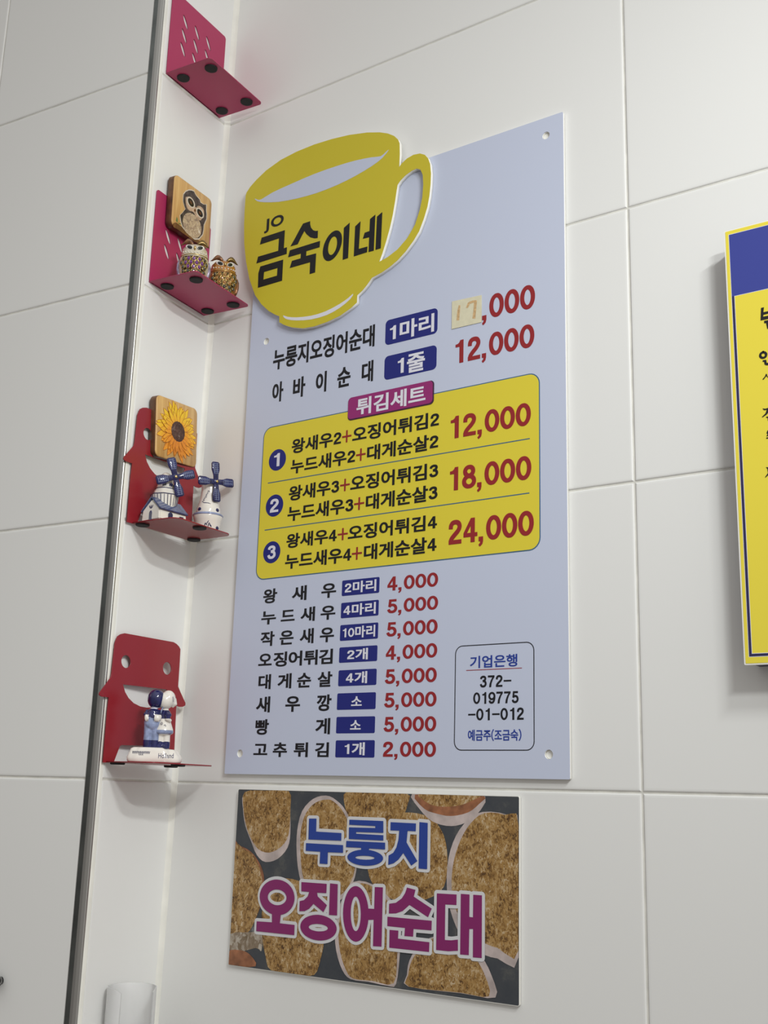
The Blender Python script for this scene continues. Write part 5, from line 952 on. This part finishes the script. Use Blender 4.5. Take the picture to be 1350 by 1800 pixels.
# octagonal tower
TXc = (0.000, 0.004)
tw = [(.012, .0150), (.022, .0150), (.0345, .0168), (.0353, .0168), (.0362, .0150), (.0425, .0126), (.0434, .0113), (.049, .0098), (.055, .0090), (.059, .0078), (.063, .0046), (.0645, .001)]
bm = bmesh.new(); lathe(bm, tw, 8, (TXc[0], TXc[1], 0)); bmesh.ops.bevel(bm, geom=bm.edges[:], offset=.0005, segments=2, affect='EDGES')
me = bm_mesh('tower', bm, M['glaze']); autosmooth(me, 50); to = add('tower', me, t)
bm = bmesh.new()
for zr, rr in ((.0350, .0171), (.0430, .0122)):
    ring = [(TXc[0] + rr * math.cos(k * PI / 4), TXc[1] + rr * math.sin(k * PI / 4), zr) for k in range(9)]
    tube(bm, ring, .00055, 6)
for k in range(24):
    a = 2 * PI * k / 24 + .1
    r0, r1 = .0148, .0163
    tube(bm, [(TXc[0] + r0 * math.cos(a), TXc[1] + r0 * math.sin(a), .021), (TXc[0] + r1 * math.cos(a - .05), TXc[1] + r1 * math.sin(a - .05), .0340)], .00042, 5)
add('painted_lines', bm_mesh('painted_lines', bm, M['cobalt']), to, label='cobalt railing lines around the tower')
bm = bmesh.new()
for a0 in (-2.4, -1.6, -.8):
    for q, l in ((-.16, .0022), (0, .0030), (.16, .0022)):
        a = a0 + q; ball(bm, (TXc[0] + .0105 * math.cos(a), TXc[1] + .0105 * math.sin(a), .0475), 1, (.0012, .0006, l), Matrix.Rotation(a, 3, 'Z'), 8, 6)
add('flower_motif', bm_mesh('flower_motif', bm, M['cobalt']), to, label='painted blue sprigs')
sails(t, (0.0005, -0.0125, 0.0565), -24, .0245, .0064, .0112, -18, 0)

# right mill: round tower on a drum with a pale blue ledge
t = thing('ceramic_windmill', 'blue and white ceramic windmill with a round tower on a ledged drum, nearest the corner', 'windmill', side_pt(0.044, 0.033, 0.3000), face_rot(45), 'ceramic windmills on the upper red shelf')
bm = bmesh.new(); lathe(bm, [(0, .0142), (.0012, .0150), (.009, .0154), (.0190, .0166), (.0245, .0184), (.0262, .0180)], 36)
me = bm_mesh('drum', bm, M['glaze']); autosmooth(me, 60); dr = add('drum', me, t)
bm = bmesh.new(); lathe(bm, [(.0250, .0176), (.0256, .0188), (.0266, .0193), (.0277, .0186), (.0286, .0165)], 36)
me = bm_mesh('ledge', bm, M['paleblue']); autosmooth(me, 60); add('ledge', me, t, label='pale blue glazed ledge')
bm = bmesh.new(); lathe(bm, [(.0280, .0150), (.0305, .0153), (.0355, .0147), (.0378, .0138), (.0420, .0126), (.0500, .0109), (.0590, .0100), (.0670, .0102), (.0710, .0090), (.0740, .0054), (.0752, .0008)], 36)
me = bm_mesh('tower', bm, M['glaze']); autosmooth(me, 60); to = add('tower', me, t)
for par, R_, z, ws in ((dr, .0158, .0095, (-52, 52)), (to, .0150, .0325, (-48, 48))):
    for a in ws:
        a = math.radians(a); bm = bmesh.new()
        ball(bm, (R_ * math.sin(a), -R_ * math.cos(a), z), 1, (.0030, .0008, .0024), Matrix.Rotation(a, 3, 'Z'), 12, 8)
        add('window', bm_mesh('window', bm, M['cobalt']), par, smooth=True)
bm = bmesh.new()
for dx, dz, l, a in ((-.0034, -.0005, .0022, .2), (-.0018, .0002, .0018, -.6), (0, .0022, .0030, .5), (.0012, -.0002, .0026, .15), (.0030, -.0002, .0020, -.35), (.0042, -.0012, .0014, -.5)):
    aa = dx / .0158
    ball(bm, (.0159 * math.sin(aa), -.0159 * math.cos(aa), .0125 + dz * 1.3), 1, (.0006, .0006, l * 1.25), Matrix.Rotation(aa, 3, 'Z') @ Matrix.Rotation(a, 3, 'Y'), 8, 6)
add('flower_motif', bm_mesh('flower_motif', bm, M['cobalt']), dr, label='painted blue sprig')
bm = bmesh.new()
for k in range(7):
    u = k / 6; aa = -.45 + .75 * u; z = .0412 - .0012 * abs(u - .5); rr = .0128
    ball(bm, (rr * math.sin(aa), -rr * math.cos(aa), z - .0018 * u), 1, (.0018, .0006, .0006), Matrix.Rotation(aa, 3, 'Z') @ Matrix.Rotation(.15, 3, 'Y'), 8, 6)
add('painted_lines', bm_mesh('painted_lines', bm, M['cobalt']), to, label='painted blue ground line')
# small script up the left of the tower: Holland
def wrap_text(name, text, parent, fn, off, m, label=None):
    gs, a0, a1 = run(text, off)
    vs, fs = [], []
    for g, dx, ch in gs:
        b = len(vs)
        for x, y, la in g[0]: vs.append(fn((x + dx - a0) / (a1 - a0), y))
        for f in g[1]: fs.append([b + q for q in f])
    me = bpy.data.meshes.new(name); me.from_pydata([tuple(v) for v in vs], [], fs); me.update(); me.materials.append(m)
    return add(name, me, parent, label)
def tower_r(z):
    P_ = [(.0280, .0150), (.0305, .0153), (.0355, .0147), (.0378, .0138), (.0420, .0126), (.0500, .0109), (.0590, .0100), (.0670, .0102)]
    for (z0, r0), (z1, r1) in zip(P_, P_[1:]):
        if z0 <= z <= z1: return r0 + (r1 - r0) * (z - z0) / (z1 - z0)
    return .0102
def up_tower(u, v):
    z = .0425 + .0150 * u - .0022 * v; a = math.radians(-44 + 34 * u + 17 * v)
    r_ = tower_r(z) + .0002
    return Vector((r_ * math.sin(a), -r_ * math.cos(a), z))
wrap_text('script_lettering', 'Holland', to, up_tower, 0.01, M['cobalt'])
sails(t, (0.0070, -0.0125, 0.0685), 30, .0258, .0064, .0112, -6, 0)

# ------------------------------------------------------------------ kissing couple
ZS4 = 0.0200
t = thing('couple_figurine', 'blue and white ceramic kissing couple on a white base lettered Holland', 'figurine', side_pt(0.045, 0.107, ZS4), face_rot(-43.5))
# local: x towards the room, y to the right as one faces it, z up
CY = -.0072; BY, GY = CY - .0060, CY + .0098         # base centre; boy at left seen from behind, girl at right
bm = bmesh.new()
rings = []
def sm_loop(k, z, wob=0):
    L = []
    for j in range(48):
        a = 2 * PI * j / 48
        x = math.copysign(abs(math.cos(a)) ** .55, math.cos(a)) * .0205; y = math.copysign(abs(math.sin(a)) ** .55, math.sin(a)) * .0355
        w_ = 1 + wob * (.04 * math.sin(5 * a + 1) + .03 * math.sin(9 * a))
        L.append((x * k * w_, CY + y * k * w_, z - (.0012 * wob * (y > .012) if z > .012 else 0)))
    return L
for k, z, wob in ((.97, 0, .3), (1.0, .0015, .4), (1.0, .006, .9), (.93, .010, 1.2), (.87, .014, 1.6), (.83, .0172, 1.8), (.75, .0190, 1.6), (.50, .0194, 1.2), (.25, .0194, .5)):
    rings.append([bm.verts.new(p) for p in sm_loop(k, z, wob)])
for A, B in zip(rings, rings[1:]):
    for j in range(48): bm.faces.new((A[j], A[(j + 1) % 48], B[(j + 1) % 48], B[j]))
bm.faces.new(rings[0]); bm.faces.new(rings[-1])
me = bm_mesh('base', bm, M['glaze']); autosmooth(me, 70); base = add('base', me, t)
from mathutils.bvhtree import BVHTree
base_bvh = BVHTree.FromPolygons([v.co.copy() for v in me.vertices], [tuple(p.vertices) for p in me.polygons])
def stick(y, z, up=.0003):
    h = base_bvh.ray_cast(Vector((.08, y, z)), Vector((-1, 0, 0)))[0]
    return Vector(((h.x if h else .019) + up, y, z))
def on_base(u, v): return stick(CY + .0050 + .0200 * u, .0055 + .0092 * v + .0008 * u)
wrap_text('script_lettering', 'Holland', base, on_base, 0.004, M['cobalt'])
bm = bmesh.new()
for k in range(11):
    y = CY - .029 + .0021 * k
    hgt = .0032 if abs(k - 5) > 1 else .0055
    tube(bm, [stick(y, .0138), stick(y + .0010, .0138 - hgt)], .00032, 5)
    tube(bm, [stick(y + .0018, .0136), stick(y + .0002, .0136 - hgt * .8)], .0003, 5)
add('painted_grass', bm_mesh('painted_grass', bm, M['cobalt']), base, label='painted blue grass strokes')

def person(parts, voxel=.00055):
    bm = bmesh.new(); parts(bm); return fuse(bm, voxel)
def boy(bm):
    y = BY
    for dy in (-.0046, .0046):
        tube(bm, [(.002, y + dy, .0185), (.002, y + dy, .024), (.002, y + dy * 1.0, .036), (.002, y + dy * .95, .046), (.002, y + dy * .8, .052)], [.0058, .0060, .0058, .0066, .0070], 14)
        ball(bm, (.000, y + dy + .002, .0215), .0056, (1.2, 1.25, .8))
    ball(bm, (.0015, y, .0515), .0105, (.95, 1.08, 1.0))
    ball(bm, (.0045, y, .0495), .0080, (.9, 1.2, .95))
    tube(bm, [(.001, y, .053), (.001, y + .0003, .060), (.001, y + .001, .067), (.001, y + .0015, .0705)], [.0100, .0098, .0085, .0050], 18)
    for dy in (-.0088, .0088):
        tube(bm, [(.000, y + dy * .8, .0675), (.003, y + dy * 1.12, .0620), (.0075, y + dy * .95, .0575), (.0105, y + dy * .50, .0560)], [.0034, .0034, .0030, .0028], 10)
    ball(bm, (.0115, y + .0055, .0575), .0040, (.8, 1.2, 1.1)); ball(bm, (.0095, y - .0085, .0580), .0032, (.7, .8, 1.5))
    ball(bm, (.000, y + .0030, .0835), .0124, (1.0, .97, 1.05))
    ball(bm, (-.001, y + .0095, .0810), .0085, (.95, .9, 1.0))
    ball(bm, (-.002, y + .0172, .0802), .0018)
me = person(boy)
def boy_rule(c):
    y = BY
    if c.z < .0290: return 0                       # boots
    if c.x > .0068 and .0530 < c.z < .0625 and ((c.y > y + .0020) or (c.y < y - .0055 and c.z < .062)): return 2   # hands
    if c.z < .0585 - .0010 * math.cos((c.y - y) * 400): return 1  # trousers
    if c.z < .0700: return 0                       # jacket
    if c.z < .0722: return 3                       # collar
    if c.y > y + .0118 - .0 * c.z and c.x < .009: return 2   # face turned to the girl
    return 0                                       # hair
paint(me, [M['cobalt'], M['paleblue'], M['glaze'], M['whiteprint']], boy_rule)
add('boy', me, t, label='boy in dark jacket and pale blue trousers seen from behind')
def girl(bm):
    y = GY
    for dy in (-.0042, .0042):
        tube(bm, [(.000, y + dy, .0185), (.000, y + dy, .024), (.000, y + dy, .034), (.000, y + dy * .9, .042)], [.0052, .0054, .0050, .0056], 14)
        ball(bm, (.000, y + dy - .002, .0215), .0050, (1.1, 1.3, .8))
    lathe(bm, [(.0360, .0075), (.0385, .0132), (.0400, .0138), (.0430, .0134), (.0480, .0115), (.0550, .0088), (.0600, .0074), (.0660, .0070), (.0700, .0050)], 24, (.000, y, 0), sx=.85, sy=.95)
    for sx_ in (-1, 1):
        tube(bm, [(sx_ * .004, y + .0030, .0665), (sx_ * .0075 + .001, y + .0045, .0620), (sx_ * .0078 + .001, y + .0040, .0570), (sx_ * .0065, y + .0085, .0545)], [.0036, .0046, .0036, .0022], 12)
    ball(bm, (.000, y - .0005, .0815), .0110, (.95, .95, 1.05))
    ball(bm, (-.0005, y + .0030, .0840), .0118, (.85, .85, 1.0))
    tube(bm, [(-.001, y + .0085, .083), (-.001, y + .0115, .0770), (-.001, y + .0090, .0735)], [.006, .0042, .0015], 10)
    ball(bm, (-.002, y - .0108, .0795), .0018)
me = person(girl)
def girl_rule(c):
    y = GY
    if c.z < .0275: return 0
    if .0370 < c.z < .0425 and math.hypot(c.x / .85, (c.y - y) / .95) > .0100: return 1
    if .0575 < c.z < .0690 and c.x > .0035: return 0       # dark sleeve
    return 2
paint(me, [M['cobalt'], M['paleblue'], M['glaze']], girl_rule)
gi = add('girl', me, t, label='girl in white apron dress and white bonnet')
bm = bmesh.new()
for y, z in ((GY - .0035, .0510), (GY + .0010, .0480)):
    ring = [(.0105 - (z - .051) * -.25 + .0002 * math.cos(q), y + .0012 * math.cos(q), z + .0014 * math.sin(q)) for q in [2 * PI * j / 10 for j in range(11)]]
    tube(bm, ring, .00035, 5)
add('button', bm_mesh('button', bm, M['cobalt']), gi, label='two painted rings on the apron')
bm = bmesh.new(); tube(bm, [(.0088, GY + .0088, .0870), (.0094, GY + .0098, .0840), (.0088, GY + .0098, .0800)], .0003, 5)
tube(bm, [(.0092, GY - .0045, .0836), (.0096, GY - .0030, .0830)], .0003, 5)
add('painted_lines', bm_mesh('painted_lines', bm, M['cobalt']), gi)
bm = bmesh.new(); tube(bm, [(.0062, GY - .0030, .0725), (.0072, GY - .0048, .0690), (.0078, GY - .0055, .0640)], [.0009, .0012, .0007], 6)
add('ribbon', bm_mesh('ribbon', bm, M['paleblue']), gi, label='pale blue bonnet ribbon', smooth=True)

# figurine size: the shapes above are drawn wide, bring every part to scale together
for o in list(bpy.data.objects):
    p_ = o
    while p_.parent: p_ = p_.parent
    if p_ is t and o.type == 'MESH': o.data.transform(Matrix.Diagonal((.85, .85, .86, 1))); o.data.transform(Matrix.Translation((0, .0061, 0)))

# ------------------------------------------------------------------ clear dispenser tube at the bottom and the ribbed knob at the left edge
q = side_pt(0.0425, 0.092, -0.62)
o_, e_, n_ = side_frame(-0.222)
q = o_ + n_ * 0.0285 + e_ * 0.0930; q.z = -0.62
t = thing('cup_dispenser', 'clear plastic open-topped dispenser tube fixed low on the side wall', 'dispenser', q, side_rot(-0.222))
bm = bmesh.new(); Ro, Ri, H = .0270, .0255, .398
A0, A1 = math.radians(5), math.radians(280)
N_ = 56; cols = []
for j in range(N_ + 1):
    a = A0 + (A1 - A0) * j / N_
    edge = min(j, N_ - j) / 6.0
    top = H - (.004 * (1 - edge) ** 2 if edge < 1 else 0)
    ca, sa = math.cos(a), math.sin(a)
    cols.append([bm.verts.new((Ro * ca, Ro * sa, 0)), bm.verts.new((Ro * ca, Ro * sa, top - .0006)), bm.verts.new(((Ro - .0005) * ca, (Ro - .0005) * sa, top)),
                 bm.verts.new(((Ri + .0004) * ca, (Ri + .0004) * sa, top)), bm.verts.new((Ri * ca, Ri * sa, top - .0006)), bm.verts.new((Ri * ca, Ri * sa, 0))])
for A, B in zip(cols, cols[1:]):
    for k in range(6): bm.faces.new((A[k], A[(k + 1) % 6], B[(k + 1) % 6], B[k]))
bm.faces.new(cols[0]); bm.faces.new(cols[-1])
me = bm_mesh('tube', bm, M['plastic']); autosmooth(me, 60); add('tube', me, t)
bm = bmesh.new(); block(bm, (-.0277, 0, H * .45), (.0014, .022, H * .6)); add('back_strip', bm_mesh('back_strip', bm, M['white']), t, label='white fixing strip')

kc = Vector((-0.0949, -0.1716, -0.2227))
t = thing('ribbed_knob', 'dark ribbed round knob at the left edge of the tiled pier', 'knob', kc)
bm = bmesh.new()
prof = []
for k in range(13):
    a = -PI / 2 + PI * k / 12; prof.append((math.sin(a) * .0085, max(.0004, math.cos(a) * .0100)))
lathe(bm, prof, 32); me = bm_mesh('head', bm, M['rubber']); autosmooth(me, 60); hd = add('head', me, t)
bm = bmesh.new()
for j in range(14):
    pts = []
    for k in range(11):
        u = -1 + 2 * k / 10; a = 2 * PI * j / 14 + u * .9; z = math.sin(u * 1.3) * .0086; r_ = math.sqrt(max(0, 1 - (z / .0088) ** 2)) * .0101
        pts.append((r_ * math.cos(a), r_ * math.sin(a), z))
    tube(bm, pts, .00038, 5)
add('rib', bm_mesh('rib', bm, M['steel']), hd, label='thin pale ribs')
bm = bmesh.new(); tube(bm, [PN * -.004, PN * -.014], .0045, 12); add('stem', bm_mesh('stem', bm, M['rubber']), t, smooth=True)
